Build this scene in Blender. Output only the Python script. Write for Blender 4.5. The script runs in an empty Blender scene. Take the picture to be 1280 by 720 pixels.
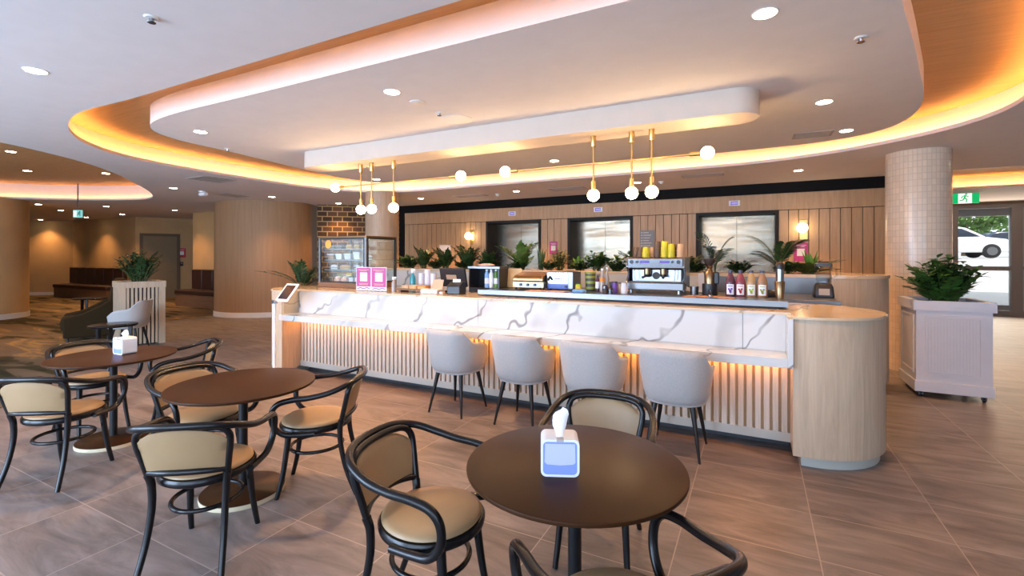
import bpy, math, random
from mathutils import Vector, Matrix, geometry
random.seed(7)
SC = bpy.context.scene
COL = SC.collection
PI = math.pi

# ------------------------------------------------------------------ camera, world, sun, window light, exposure
cam_data = bpy.data.cameras.new('camera')
cam_data.sensor_width = 36.0
cam_data.lens = 588.0 / 1280.0 * 36.0
cam_data.shift_y = -40.0 / 1280.0
cam_data.clip_start = 0.05
cam = bpy.data.objects.new('camera', cam_data)
COL.objects.link(cam)
cam.location = (0, 0, 1.6)
cam.rotation_euler = (PI / 2, 0, math.radians(27.4))
SC.camera = cam

SC.view_settings.view_transform = 'Standard'
SC.view_settings.look = 'None'
SC.view_settings.exposure = 0.0
SC.view_settings.gamma = 1.0
SC.view_settings.use_curve_mapping = False

world = bpy.data.worlds.new('world')
SC.world = world
world.use_nodes = True
world.node_tree.nodes['Background'].inputs[0].default_value = (0.80, 0.90, 1.0, 1)
world.node_tree.nodes['Background'].inputs[1].default_value = 1.5

def lamp(name, kind, loc, rot=(0, 0, 0), energy=100, color=(1, 1, 1), **kw):
    d = bpy.data.lights.new(name, kind)
    d.energy = energy
    d.color = color
    for k, v in kw.items():
        setattr(d, k, v)
    o = bpy.data.objects.new(name, d)
    o.location = loc
    o.rotation_euler = rot
    COL.objects.link(o)
    return o

WARM = (1.0, 0.55, 0.24)
COVE = (1.0, 0.46, 0.125)
DAY = (0.53, 0.72, 1.0)
lamp('sun', 'SUN', (20, 30, 30), (math.radians(32), math.radians(28), 0), 3.2, (1.0, 0.94, 0.85), angle=0.01)
for wx, we in ((-13.0, 40), (-9.0, 370), (-5.0, 540), (-1.0, 175), (3.0, 140)):
    lamp('window_daylight', 'AREA', (wx, -2.96, 1.55), (math.radians(-62), 0, PI), we, DAY, shape='RECTANGLE', size=3.3, size_y=2.7)
lamp('door_daylight', 'AREA', (5.6, 17.0, 1.5), (math.radians(-90), 0, 0), 75, (1.0, 0.80, 0.60), shape='RECTANGLE', size=2.3, size_y=2.6)
DOWN_W = 150.0
COVE_E = 50.0
BULB_E = 70.0
LEDGE_E = 48.0

# ------------------------------------------------------------------ materials
def _mat(name):
    m = bpy.data.materials.new(name)
    m.use_nodes = True
    nt = m.node_tree
    return m, nt, nt.nodes['Principled BSDF']

def plain(name, col, rough=0.5, metal=0.0, spec=0.5, bump=0.0, bscale=200, var=0.0, vscale=6, sheen=0.0, coat=0.0):
    m, nt, b = _mat(name)
    b.inputs['Base Color'].default_value = (*col, 1)
    b.inputs['Roughness'].default_value = rough
    b.inputs['Metallic'].default_value = metal
    b.inputs['Specular IOR Level'].default_value = spec
    b.inputs['Sheen Weight'].default_value = sheen
    b.inputs['Coat Weight'].default_value = coat
    tc = nt.nodes.new('ShaderNodeTexCoord')
    n = nt.nodes.new('ShaderNodeTexNoise')
    n.inputs['Scale'].default_value = vscale
    n.inputs['Detail'].default_value = 4
    nt.links.new(tc.outputs['Object'], n.inputs['Vector'])
    r = nt.nodes.new('ShaderNodeValToRGB')
    v = max(var, 0.02)
    r.color_ramp.elements[0].position = 0.3
    r.color_ramp.elements[1].position = 0.7
    r.color_ramp.elements[0].color = (*[c * (1 - v) for c in col], 1)
    r.color_ramp.elements[1].color = (*[min(1, c * (1 + v)) for c in col], 1)
    nt.links.new(n.outputs['Fac'], r.inputs['Fac'])
    nt.links.new(r.outputs['Color'], b.inputs['Base Color'])
    if bump:
        n2 = nt.nodes.new('ShaderNodeTexNoise')
        n2.inputs['Scale'].default_value = bscale
        nt.links.new(tc.outputs['Object'], n2.inputs['Vector'])
        bp = nt.nodes.new('ShaderNodeBump')
        bp.inputs['Strength'].default_value = bump
        bp.inputs['Distance'].default_value = 0.004
        nt.links.new(n2.outputs['Fac'], bp.inputs['Height'])
        nt.links.new(bp.outputs['Normal'], b.inputs['Normal'])
    return m

def wood(name, c1, c2, scale=(14, 14, 0.9), rough=0.45, planks=0.0, axis='x', spec=0.4):
    m, nt, b = _mat(name)
    L = nt.links.new
    tc = nt.nodes.new('ShaderNodeTexCoord')
    mp = nt.nodes.new('ShaderNodeMapping')
    mp.inputs['Scale'].default_value = scale
    L(tc.outputs['Object'], mp.inputs['Vector'])
    n = nt.nodes.new('ShaderNodeTexNoise')
    n.inputs['Scale'].default_value = 1.6
    n.inputs['Detail'].default_value = 8
    n.inputs['Roughness'].default_value = 0.65
    n.inputs['Distortion'].default_value = 1.2
    L(mp.outputs['Vector'], n.inputs['Vector'])
    r = nt.nodes.new('ShaderNodeValToRGB')
    r.color_ramp.elements[0].position = 0.3
    r.color_ramp.elements[1].position = 0.72
    r.color_ramp.elements[0].color = (*c1, 1)
    r.color_ramp.elements[1].color = (*c2, 1)
    L(n.outputs['Fac'], r.inputs['Fac'])
    out = r.outputs['Color']
    L(out, b.inputs['Base Color'])
    b.inputs['Roughness'].default_value = rough
    b.inputs['Specular IOR Level'].default_value = spec
    bp = nt.nodes.new('ShaderNodeBump')
    bp.inputs['Strength'].default_value = 0.08
    bp.inputs['Distance'].default_value = 0.003
    L(n.outputs['Fac'], bp.inputs['Height'])
    L(bp.outputs['Normal'], b.inputs['Normal'])
    return m

def emit(name, col, e):
    m, nt, b = _mat(name)
    b.inputs['Base Color'].default_value = (*[c * 0.1 for c in col], 1)
    b.inputs['Emission Color'].default_value = (*col, 1)
    b.inputs['Emission Strength'].default_value = e
    return m

def glassy(name, tint=(1, 1, 1), gloss=0.12, rough=0.02):
    m = bpy.data.materials.new(name)
    m.use_nodes = True
    nt = m.node_tree
    nt.nodes.clear()
    o = nt.nodes.new('ShaderNodeOutputMaterial')
    t = nt.nodes.new('ShaderNodeBsdfTransparent')
    t.inputs[0].default_value = (*tint, 1)
    g = nt.nodes.new('ShaderNodeBsdfGlossy')
    g.inputs['Roughness'].default_value = rough
    f = nt.nodes.new('ShaderNodeFresnel')
    f.inputs[0].default_value = 1.45
    a = nt.nodes.new('ShaderNodeMath')
    a.operation = 'MULTIPLY_ADD'
    a.inputs[1].default_value = 0.14
    a.inputs[2].default_value = 0.0
    nt.links.new(f.outputs[0], a.inputs[0])
    mx = nt.nodes.new('ShaderNodeMixShader')
    nt.links.new(a.outputs[0], mx.inputs[0])
    nt.links.new(t.outputs[0], mx.inputs[1])
    nt.links.new(g.outputs[0], mx.inputs[2])
    nt.links.new(mx.outputs[0], o.inputs[0])
    return m

def floor_tiles():
    m, nt, b = _mat('stone_tile')
    L = nt.links.new
    tc = nt.nodes.new('ShaderNodeTexCoord')
    mp = nt.nodes.new('ShaderNodeMapping')
    mp.inputs['Location'].default_value = (-0.30 + 0.69 * 40, -0.415 + 0.505 * 40, 0)
    L(tc.outputs['Object'], mp.inputs['Vector'])
    br = nt.nodes.new('ShaderNodeTexBrick')
    br.offset = 0.0
    br.inputs['Color1'].default_value = (0, 0, 0, 1)
    br.inputs['Color2'].default_value = (1, 1, 1, 1)
    br.inputs['Mortar'].default_value = (0.5, 0.5, 0.5, 1)
    br.inputs['Scale'].default_value = 1
    br.inputs['Mortar Size'].default_value = 0.0035
    br.inputs['Mortar Smooth'].default_value = 0.2
    br.inputs['Brick Width'].default_value = 0.69
    br.inputs['Row Height'].default_value = 0.505
    L(mp.outputs['Vector'], br.inputs['Vector'])
    # streaky slate grain, shifted from tile to tile
    add = nt.nodes.new('ShaderNodeVectorMath')
    add.operation = 'MULTIPLY_ADD'
    add.inputs[1].default_value = (7.3, 3.1, 5.0)
    L(br.outputs['Color'], add.inputs[0])
    L(tc.outputs['Object'], add.inputs[2])
    mp2 = nt.nodes.new('ShaderNodeMapping')
    mp2.inputs['Scale'].default_value = (1.0, 4.2, 1)
    mp2.inputs['Rotation'].default_value = (0, 0, 0.18)
    L(add.outputs[0], mp2.inputs['Vector'])
    n = nt.nodes.new('ShaderNodeTexNoise')
    n.inputs['Scale'].default_value = 1.5
    n.inputs['Detail'].default_value = 9
    n.inputs['Roughness'].default_value = 0.66
    n.inputs['Distortion'].default_value = 0.9
    L(mp2.outputs['Vector'], n.inputs['Vector'])
    r = nt.nodes.new('ShaderNodeValToRGB')
    r.color_ramp.elements[0].position = 0.34
    r.color_ramp.elements[1].position = 0.68
    r.color_ramp.elements[0].color = (0.098, 0.077, 0.069, 1)
    r.color_ramp.elements[1].color = (0.245, 0.205, 0.188, 1)
    L(n.outputs['Fac'], r.inputs['Fac'])
    mx = nt.nodes.new('ShaderNodeMix')
    mx.data_type = 'RGBA'
    L(br.outputs['Fac'], mx.inputs['Factor'])
    L(r.outputs['Color'], mx.inputs['A'])
    mx.inputs['B'].default_value = (0.32, 0.26, 0.225, 1)
    L(mx.outputs['Result'], b.inputs['Base Color'])
    b.inputs['Roughness'].default_value = 0.42
    b.inputs['Specular IOR Level'].default_value = 0.45
    bp = nt.nodes.new('ShaderNodeBump')
    bp.inputs['Strength'].default_value = 0.12
    bp.inputs['Distance'].default_value = 0.004
    L(n.outputs['Fac'], bp.inputs['Height'])
    L(bp.outputs['Normal'], b.inputs['Normal'])
    return m

def carpet_mat():
    m, nt, b = _mat('patterned_carpet')
    L = nt.links.new
    tc = nt.nodes.new('ShaderNodeTexCoord')
    mp = nt.nodes.new('ShaderNodeMapping')
    mp.inputs['Scale'].default_value = (0.20, 1.0, 1)
    mp.inputs['Rotation'].default_value = (0, 0, -1.17)
    mp.vector_type = 'TEXTURE' if False else 'POINT'
    L(tc.outputs['Object'], mp.inputs['Vector'])
    n = nt.nodes.new('ShaderNodeTexNoise')
    n.inputs['Scale'].default_value = 1.5
    n.inputs['Detail'].default_value = 5
    n.inputs['Distortion'].default_value = 1.6
    L(mp.outputs['Vector'], n.inputs['Vector'])
    r = nt.nodes.new('ShaderNodeValToRGB')
    r.color_ramp.interpolation = 'EASE'
    e = r.color_ramp.elements
    e[0].position = 0.33; e[0].color = (0.030, 0.026, 0.012, 1)
    e[1].position = 0.41; e[1].color = (0.060, 0.048, 0.022, 1)
    for p, c in ((0.45, (0.15, 0.105, 0.062)), (0.57, (0.17, 0.12, 0.075)), (0.62, (0.32, 0.20, 0.07)), (0.68, (0.15, 0.11, 0.075))):
        k = e.new(p); k.color = (*c, 1)
    L(n.outputs['Fac'], r.inputs['Fac'])
    L(r.outputs['Color'], b.inputs['Base Color'])
    b.inputs['Roughness'].default_value = 0.95
    b.inputs['Specular IOR Level'].default_value = 0.1
    return m

def marble(name, base=(0.57, 0.57, 0.56), vein=(0.24, 0.225, 0.215), scale=(1.0, 1.0, 1.0), rough=0.16, warm=None):
    m, nt, b = _mat(name)
    L = nt.links.new
    tc = nt.nodes.new('ShaderNodeTexCoord')
    mp = nt.nodes.new('ShaderNodeMapping')
    mp.inputs['Scale'].default_value = scale
    mp.inputs['Rotation'].default_value = (0.0, -0.75, 0.2)
    L(tc.outputs['Object'], mp.inputs['Vector'])
    def veins(sc, dist, lo, seed, strength):
        # long wandering diagonal veins, present only here and there
        off = nt.nodes.new('ShaderNodeVectorMath'); off.operation = 'ADD'
        off.inputs[1].default_value = (seed, seed * 0.7, seed * 1.3)
        L(mp.outputs['Vector'], off.inputs[0])
        w = nt.nodes.new('ShaderNodeTexWave')
        w.wave_type = 'BANDS'; w.bands_direction = 'X'
        w.inputs['Scale'].default_value = sc
        w.inputs['Distortion'].default_value = dist
        w.inputs['Detail'].default_value = 4
        w.inputs['Detail Scale'].default_value = 1.1
        w.inputs['Detail Roughness'].default_value = 0.62
        L(off.outputs[0], w.inputs['Vector'])
        mr = nt.nodes.new('ShaderNodeMapRange')
        mr.inputs['From Min'].default_value = lo
        mr.inputs['From Max'].default_value = 1.0
        mr.inputs['To Max'].default_value = strength
        L(w.outputs['Fac'], mr.inputs['Value'])
        k = nt.nodes.new('ShaderNodeTexNoise')
        k.inputs['Scale'].default_value = 1.6
        k.inputs['Detail'].default_value = 3
        L(off.outputs[0], k.inputs['Vector'])
        kr = nt.nodes.new('ShaderNodeMapRange')
        kr.inputs['From Min'].default_value = 0.36; kr.inputs['From Max'].default_value = 0.52
        L(k.outputs['Fac'], kr.inputs['Value'])
        mu = nt.nodes.new('ShaderNodeMath'); mu.operation = 'MULTIPLY'
        L(mr.outputs[0], mu.inputs[0]); L(kr.outputs[0], mu.inputs[1])
        return mu.outputs[0]
    v1 = veins(0.62, 9.0, 0.984, 3.0, 1.0)
    v2 = veins(0.45, 9.0, 0.75, 11.0, 0.34)
    mxv = nt.nodes.new('ShaderNodeMath'); mxv.operation = 'MAXIMUM'
    L(v1, mxv.inputs[0]); L(v2, mxv.inputs[1])
    mx = nt.nodes.new('ShaderNodeMix'); mx.data_type = 'RGBA'
    L(mxv.outputs[0], mx.inputs['Factor'])
    mx.inputs['A'].default_value = (*base, 1)
    mx.inputs['B'].default_value = (*vein, 1)
    L(mx.outputs['Result'], b.inputs['Base Color'])
    b.inputs['Roughness'].default_value = rough
    return m

def grid_tiles(name, tile, mortar, w, h, gap, cyl=None, rough=0.25, var=0.12, offset=0.5, plane='xz', bump=0.4):
    m, nt, b = _mat(name)
    L = nt.links.new
    tc = nt.nodes.new('ShaderNodeTexCoord')
    sp = nt.nodes.new('ShaderNodeSeparateXYZ')
    L(tc.outputs['Object'], sp.inputs[0])
    cb = nt.nodes.new('ShaderNodeCombineXYZ')
    if cyl:
        at = nt.nodes.new('ShaderNodeMath'); at.operation = 'ARCTAN2'
        L(sp.outputs['Y'], at.inputs[0]); L(sp.outputs['X'], at.inputs[1])
        mu = nt.nodes.new('ShaderNodeMath'); mu.operation = 'MULTIPLY'; mu.inputs[1].default_value = cyl
        L(at.outputs[0], mu.inputs[0])
        ad = nt.nodes.new('ShaderNodeMath'); ad.operation = 'ADD'; ad.inputs[1].default_value = 20.0
        L(mu.outputs[0], ad.inputs[0])
        L(ad.outputs[0], cb.inputs['X'])
    else:
        L(sp.outputs['X'], cb.inputs['X'])
    L(sp.outputs['Z'], cb.inputs['Y'])
    br = nt.nodes.new('ShaderNodeTexBrick')
    br.offset = offset
    br.inputs['Scale'].default_value = 1
    br.inputs['Brick Width'].default_value = w
    br.inputs['Row Height'].default_value = h
    br.inputs['Mortar Size'].default_value = gap
    br.inputs['Mortar Smooth'].default_value = 0.1
    br.inputs['Color1'].default_value = (*[c * (1 - var) for c in tile], 1)
    br.inputs['Color2'].default_value = (*[min(1, c * (1 + var)) for c in tile], 1)
    br.inputs['Mortar'].default_value = (*mortar, 1)
    L(cb.outputs[0], br.inputs['Vector'])
    L(br.outputs['Color'], b.inputs['Base Color'])
    b.inputs['Roughness'].default_value = rough
    bp = nt.nodes.new('ShaderNodeBump'); bp.invert = True
    bp.inputs['Strength'].default_value = bump; bp.inputs['Distance'].default_value = 0.006
    L(br.outputs['Fac'], bp.inputs['Height'])
    L(bp.outputs['Normal'], b.inputs['Normal'])
    return m

def brushed(name, col, rough=0.28, aniso_scale=(0.6, 60, 60), wave=0.0):
    m, nt, b = _mat(name)
    L = nt.links.new
    b.inputs['Metallic'].default_value = 1.0
    tc = nt.nodes.new('ShaderNodeTexCoord')
    mp = nt.nodes.new('ShaderNodeMapping'); mp.inputs['Scale'].default_value = aniso_scale
    L(tc.outputs['Object'], mp.inputs['Vector'])
    n = nt.nodes.new('ShaderNodeTexNoise'); n.inputs['Scale'].default_value = 3; n.inputs['Detail'].default_value = 3
    L(mp.outputs['Vector'], n.inputs['Vector'])
    r = nt.nodes.new('ShaderNodeValToRGB')
    r.color_ramp.elements[0].color = (*[c * 0.86 for c in col], 1)
    r.color_ramp.elements[1].color = (*[min(1, c * 1.1) for c in col], 1)
    L(n.outputs['Fac'], r.inputs['Fac'])
    L(r.outputs['Color'], b.inputs['Base Color'])
    b.inputs['Roughness'].default_value = rough
    bp = nt.nodes.new('ShaderNodeBump')
    bp.inputs['Strength'].default_value = 0.05; bp.inputs['Distance'].default_value = 0.002
    L(n.outputs['Fac'], bp.inputs['Height'])
    if wave:
        n2 = nt.nodes.new('ShaderNodeTexNoise'); n2.inputs['Scale'].default_value = 1.4
        mp2 = nt.nodes.new('ShaderNodeMapping'); mp2.inputs['Scale'].default_value = (0.5, 1, 2.2)
        L(tc.outputs['Object'], mp2.inputs['Vector']); L(mp2.outputs['Vector'], n2.inputs['Vector'])
        b2 = nt.nodes.new('ShaderNodeBump'); b2.inputs['Strength'].default_value = wave; b2.inputs['Distance'].default_value = 0.03
        L(n2.outputs['Fac'], b2.inputs['Height']); L(bp.outputs['Normal'], b2.inputs['Normal'])
        L(b2.outputs['Normal'], b.inputs['Normal'])
    else:
        L(bp.outputs['Normal'], b.inputs['Normal'])
    return m

M = {}
M['plaster'] = plain('white_plaster', (0.74, 0.70, 0.69), 0.85, bump=0.03, bscale=60, spec=0.2)
M['panel_white'] = plain('white_ceiling_board', (0.76, 0.71, 0.69), 0.85, spec=0.2)
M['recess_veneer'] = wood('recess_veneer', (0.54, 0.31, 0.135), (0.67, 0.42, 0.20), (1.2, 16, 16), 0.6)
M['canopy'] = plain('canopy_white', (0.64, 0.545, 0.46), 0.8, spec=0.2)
M['floor'] = floor_tiles()
M['carpet'] = carpet_mat()
M['oak'] = wood('pale_oak', (0.41, 0.31, 0.215), (0.55, 0.44, 0.32))
M['oak_slat'] = wood('limed_oak', (0.47, 0.41, 0.335), (0.60, 0.53, 0.45), (20, 20, 0.8))
M['oak_wall'] = wood('oak_board', (0.41, 0.25, 0.125), (0.57, 0.375, 0.215), (10, 10, 0.6))
M['wall_ply'] = wood('pinkish_timber_panel', (0.31, 0.175, 0.085), (0.38, 0.225, 0.118), (8, 8, 0.35), 0.6)
M['wall_beige'] = plain('beige_wallcovering', (0.52, 0.33, 0.15), 0.8, var=0.06, vscale=2)
M['dark_back'] = plain('dark_gap', (0.03, 0.022, 0.016), 0.8)
M['black_band'] = plain('black_bulkhead', (0.008, 0.007, 0.007), 0.6, spec=0.1)
M['reveal'] = plain('bronze_reveal', (0.020, 0.016, 0.013), 0.5, spec=0.2)
M['steel_door'] = brushed('brushed_lift_steel', (0.29, 0.255, 0.195), 0.24, (0.5, 50, 50), wave=0.5)
M['steel'] = brushed('stainless', (0.21, 0.205, 0.205), 0.33)
M['chrome'] = plain('chrome', (0.32, 0.33, 0.35), 0.2, metal=1.0)
M['marble'] = marble('white_marble')
M['stone_top'] = marble('warm_stone_top', (0.62, 0.47, 0.31), (0.40, 0.27, 0.15), (0.8, 0.8, 1), 0.14)
M['skirt'] = plain('white_skirting', (0.70, 0.66, 0.62), 0.6)
M['kick'] = plain('dark_kickboard', (0.035, 0.035, 0.04), 0.6)
M['kick_pale'] = plain('grey_green_kickboard', (0.42, 0.41, 0.36), 0.6)
M['brick'] = grid_tiles('rough_brick', (0.085, 0.036, 0.013), (0.42, 0.26, 0.10), 0.27, 0.143, 0.014, rough=0.8, var=0.45, bump=0.8)
M['mosaic'] = grid_tiles('pale_mosaic', (0.76, 0.62, 0.48), (0.62, 0.50, 0.38), 0.05, 0.085, 0.003, cyl=0.36, rough=0.22, var=0.05, offset=0.0, bump=0.5)
M['black_wood'] = plain('black_lacquered_wood', (0.006, 0.0055, 0.006), 0.26, spec=0.38)
M['tan'] = plain('tan_leather', (0.33, 0.21, 0.105), 0.42, bump=0.05, bscale=350, var=0.06, vscale=5)
M['table'] = plain('dark_brown_laminate', (0.042, 0.016, 0.006), 0.33, spec=0.10)
M['edge_cream'] = plain('cream_base_rim', (0.60, 0.50, 0.33), 0.5)
M['black_metal'] = plain('black_metal', (0.007, 0.007, 0.008), 0.4, spec=0.35)
M['fabric'] = plain('grey_tweed', (0.40, 0.385, 0.375), 0.95, bump=0.5, bscale=420, var=0.12, vscale=160, sheen=0.25, spec=0.2)
M['dark_leg'] = plain('dark_walnut_leg', (0.012, 0.008, 0.007), 0.35, spec=0.35)
M['brass'] = plain('brushed_brass', (0.72, 0.47, 0.16), 0.28, metal=1.0)
M['bulb'] = emit('frosted_globe', (1.0, 0.66, 0.34), BULB_E)
M['sconce_bulb'] = emit('sconce_globe', (1.0, 0.72, 0.42), 16.0)
M['glass_jug'] = glassy('smoky_glass', (0.87, 0.88, 0.89), 0.3, 0.04)
M['lens'] = emit('downlight_lens', (1.0, 0.84, 0.60), 40.0)
M['ring'] = plain('downlight_ring', (0.75, 0.72, 0.68), 0.5)
M['led'] = emit('amber_strip', COVE, COVE_E)
M['led_lounge'] = emit('lounge_amber_strip', COVE, COVE_E * 0.5)
M['led_ledge'] = emit('ledge_strip', (1.0, 0.36, 0.06), LEDGE_E)
M['grille'] = plain('ceiling_grille', (0.42, 0.37, 0.33), 0.6)
M['grille_dark'] = plain('grille_shadow_slot', (0.10, 0.085, 0.075), 0.7)
M['white_plastic'] = plain('white_plastic', (0.78, 0.78, 0.80), 0.35)
M['white_paint'] = plain('white_painted_timber', (0.66, 0.64, 0.68), 0.45)
M['soil'] = plain('brown_soil', (0.06, 0.035, 0.02), 0.95, var=0.4, vscale=40)
M['leaf'] = plain('glossy_leaf', (0.045, 0.115, 0.022), 0.35, var=0.35, vscale=9)
M['leaf_dark'] = plain('dark_leaf', (0.022, 0.058, 0.018), 0.35, var=0.35, vscale=9)
M['leaf_olive'] = plain('olive_leaf', (0.075, 0.10, 0.022), 0.4, var=0.3, vscale=9)
M['leaf_bright'] = plain('bright_leaf', (0.10, 0.24, 0.035), 0.35, var=0.25, vscale=9)
M['stem'] = plain('green_stem', (0.06, 0.09, 0.025), 0.5)
M['glass'] = glassy('clear_glass')
M['glass_case'] = glassy('cabinet_glass', (0.93, 0.95, 0.94), 0.3)
M['alu'] = plain('bronze_aluminium', (0.30, 0.27, 0.245), 0.4, metal=0.4)
M['alu_light'] = plain('pale_aluminium', (0.52, 0.51, 0.49), 0.4, metal=0.3)
M['black_plastic'] = plain('black_plastic', (0.015, 0.015, 0.018), 0.35)
M['screen'] = plain('dark_screen', (0.02, 0.02, 0.025), 0.12)
M['magenta'] = plain('magenta_print', (0.46, 0.015, 0.19), 0.35)
M['paper'] = plain('white_paper', (0.80, 0.79, 0.80), 0.7)
M['kraft'] = plain('kraft_paper', (0.50, 0.36, 0.25), 0.8)
M['tissue'] = plain('white_tissue', (0.86, 0.80, 0.78), 0.9)
M['stack_lavender'] = plain('napkins_behind_window', (0.50, 0.51, 0.72), 0.5)
M['win_blue'] = plain('blue_tinted_window', (0.24, 0.31, 0.70), 0.12)
M['purple'] = emit('purple_display', (0.22, 0.14, 0.80), 0.6)
M['glyph'] = emit('display_glyph', (0.85, 0.82, 1.0), 1.0)
M['green_sign'] = emit('exit_green', (0.0, 0.55, 0.16), 0.9)
M['white_sign'] = emit('exit_white', (0.95, 1.0, 0.97), 1.0)
M['cyan_sign'] = emit('exit_cyan_lit', (0.25, 0.75, 0.72), 0.9)
M['oxblood'] = plain('dark_oxblood_leather', (0.040, 0.016, 0.012), 0.45)
M['walnut'] = wood('warm_walnut', (0.17, 0.085, 0.042), (0.25, 0.13, 0.07), (1, 14, 14))
M['olive'] = plain('olive_velvet', (0.028, 0.017, 0.006), 0.9, spec=0.15)
M['door_frame'] = plain('brown_door_frame', (0.12, 0.078, 0.038), 0.6)
M['door_brown'] = plain('olive_brown_door', (0.22, 0.155, 0.075), 0.6)
M['grey_print'] = plain('slate_board', (0.22, 0.23, 0.24), 0.5)
M['grey_text'] = plain('pale_lettering', (0.55, 0.56, 0.57), 0.6)
M['cup_brown'] = plain('brown_cup', (0.075, 0.042, 0.028), 0.5)
M['cup_lime'] = plain('lime_cup', (0.42, 0.38, 0.02), 0.4)
M['cup_tan'] = plain('tan_cup', (0.42, 0.27, 0.16), 0.5)
M['cup_white'] = plain('white_cup', (0.72, 0.68, 0.72), 0.5)
M['cup_olive'] = plain('olive_band', (0.27, 0.28, 0.04), 0.45)
M['cup_dark'] = plain('charcoal_band', (0.05, 0.05, 0.04), 0.5)
M['berry'] = plain('berry_juice', (0.10, 0.035, 0.055), 0.2)
M['rasp'] = plain('raspberry_juice', (0.24, 0.05, 0.07), 0.2)
M['apple'] = plain('apple_juice', (0.40, 0.25, 0.12), 0.2)
M['peach'] = plain('orange_juice', (0.34, 0.18, 0.10), 0.2)
M['bottle_clear'] = plain('clear_plastic', (0.34, 0.29, 0.27), 0.15)
M['cap_blue'] = plain('dark_blue_cap', (0.03, 0.06, 0.12), 0.4)
M['teal'] = plain('teal_liquid', (0.03, 0.28, 0.36), 0.2)
M['blue'] = plain('blue_panel', (0.03, 0.09, 0.42), 0.35)
M['blue_cloth'] = plain('light_blue_cloth', (0.22, 0.42, 0.75), 0.9)
M['lime'] = plain('lime_plastic', (0.36, 0.46, 0.03), 0.4)
M['orange'] = plain('orange_label', (0.70, 0.22, 0.02), 0.5)
M['violet'] = plain('violet_label', (0.16, 0.06, 0.32), 0.5)
M['bread'] = plain('bread_crust', (0.62, 0.36, 0.16), 0.8, var=0.3, vscale=40)
M['pastry'] = plain('pink_pastry', (0.66, 0.36, 0.26), 0.7, var=0.2, vscale=40)
M['salad'] = plain('green_filling', (0.18, 0.26, 0.06), 0.7, var=0.4, vscale=60)
M['yellow'] = plain('yellow_wrapper', (0.75, 0.50, 0.03), 0.5)
M['copper_mat'] = plain('terracotta_mat', (0.42, 0.20, 0.12), 0.6)
M['cutting'] = wood('honey_board', (0.55, 0.33, 0.13), (0.66, 0.42, 0.19), (1, 1, 10))
M['gold_steel'] = plain('bronze_steel', (0.30, 0.19, 0.10), 0.28, metal=1.0)
M['concrete'] = plain('sunlit_concrete', (0.62, 0.60, 0.58), 0.9, var=0.08, vscale=1)
M['car_white'] = plain('white_car_paint', (0.75, 0.76, 0.78), 0.2, coat=0.5)
M['car_blue'] = plain('navy_car_paint', (0.04, 0.06, 0.12), 0.2, coat=0.5)
M['car_glass'] = plain('car_window', (0.03, 0.04, 0.06), 0.08)
M['tyre'] = plain('black_tyre', (0.015, 0.015, 0.015), 0.8)
M['bark'] = plain('bark', (0.12, 0.08, 0.05), 0.9)
M['tree_leaf'] = plain('park_foliage', (0.10, 0.20, 0.04), 0.6, var=0.4, vscale=3)
M['red'] = plain('red_plate', (0.45, 0.02, 0.03), 0.5)
M['orange_disc'] = plain('orange_sticker', (0.85, 0.40, 0.07), 0.6)

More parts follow.
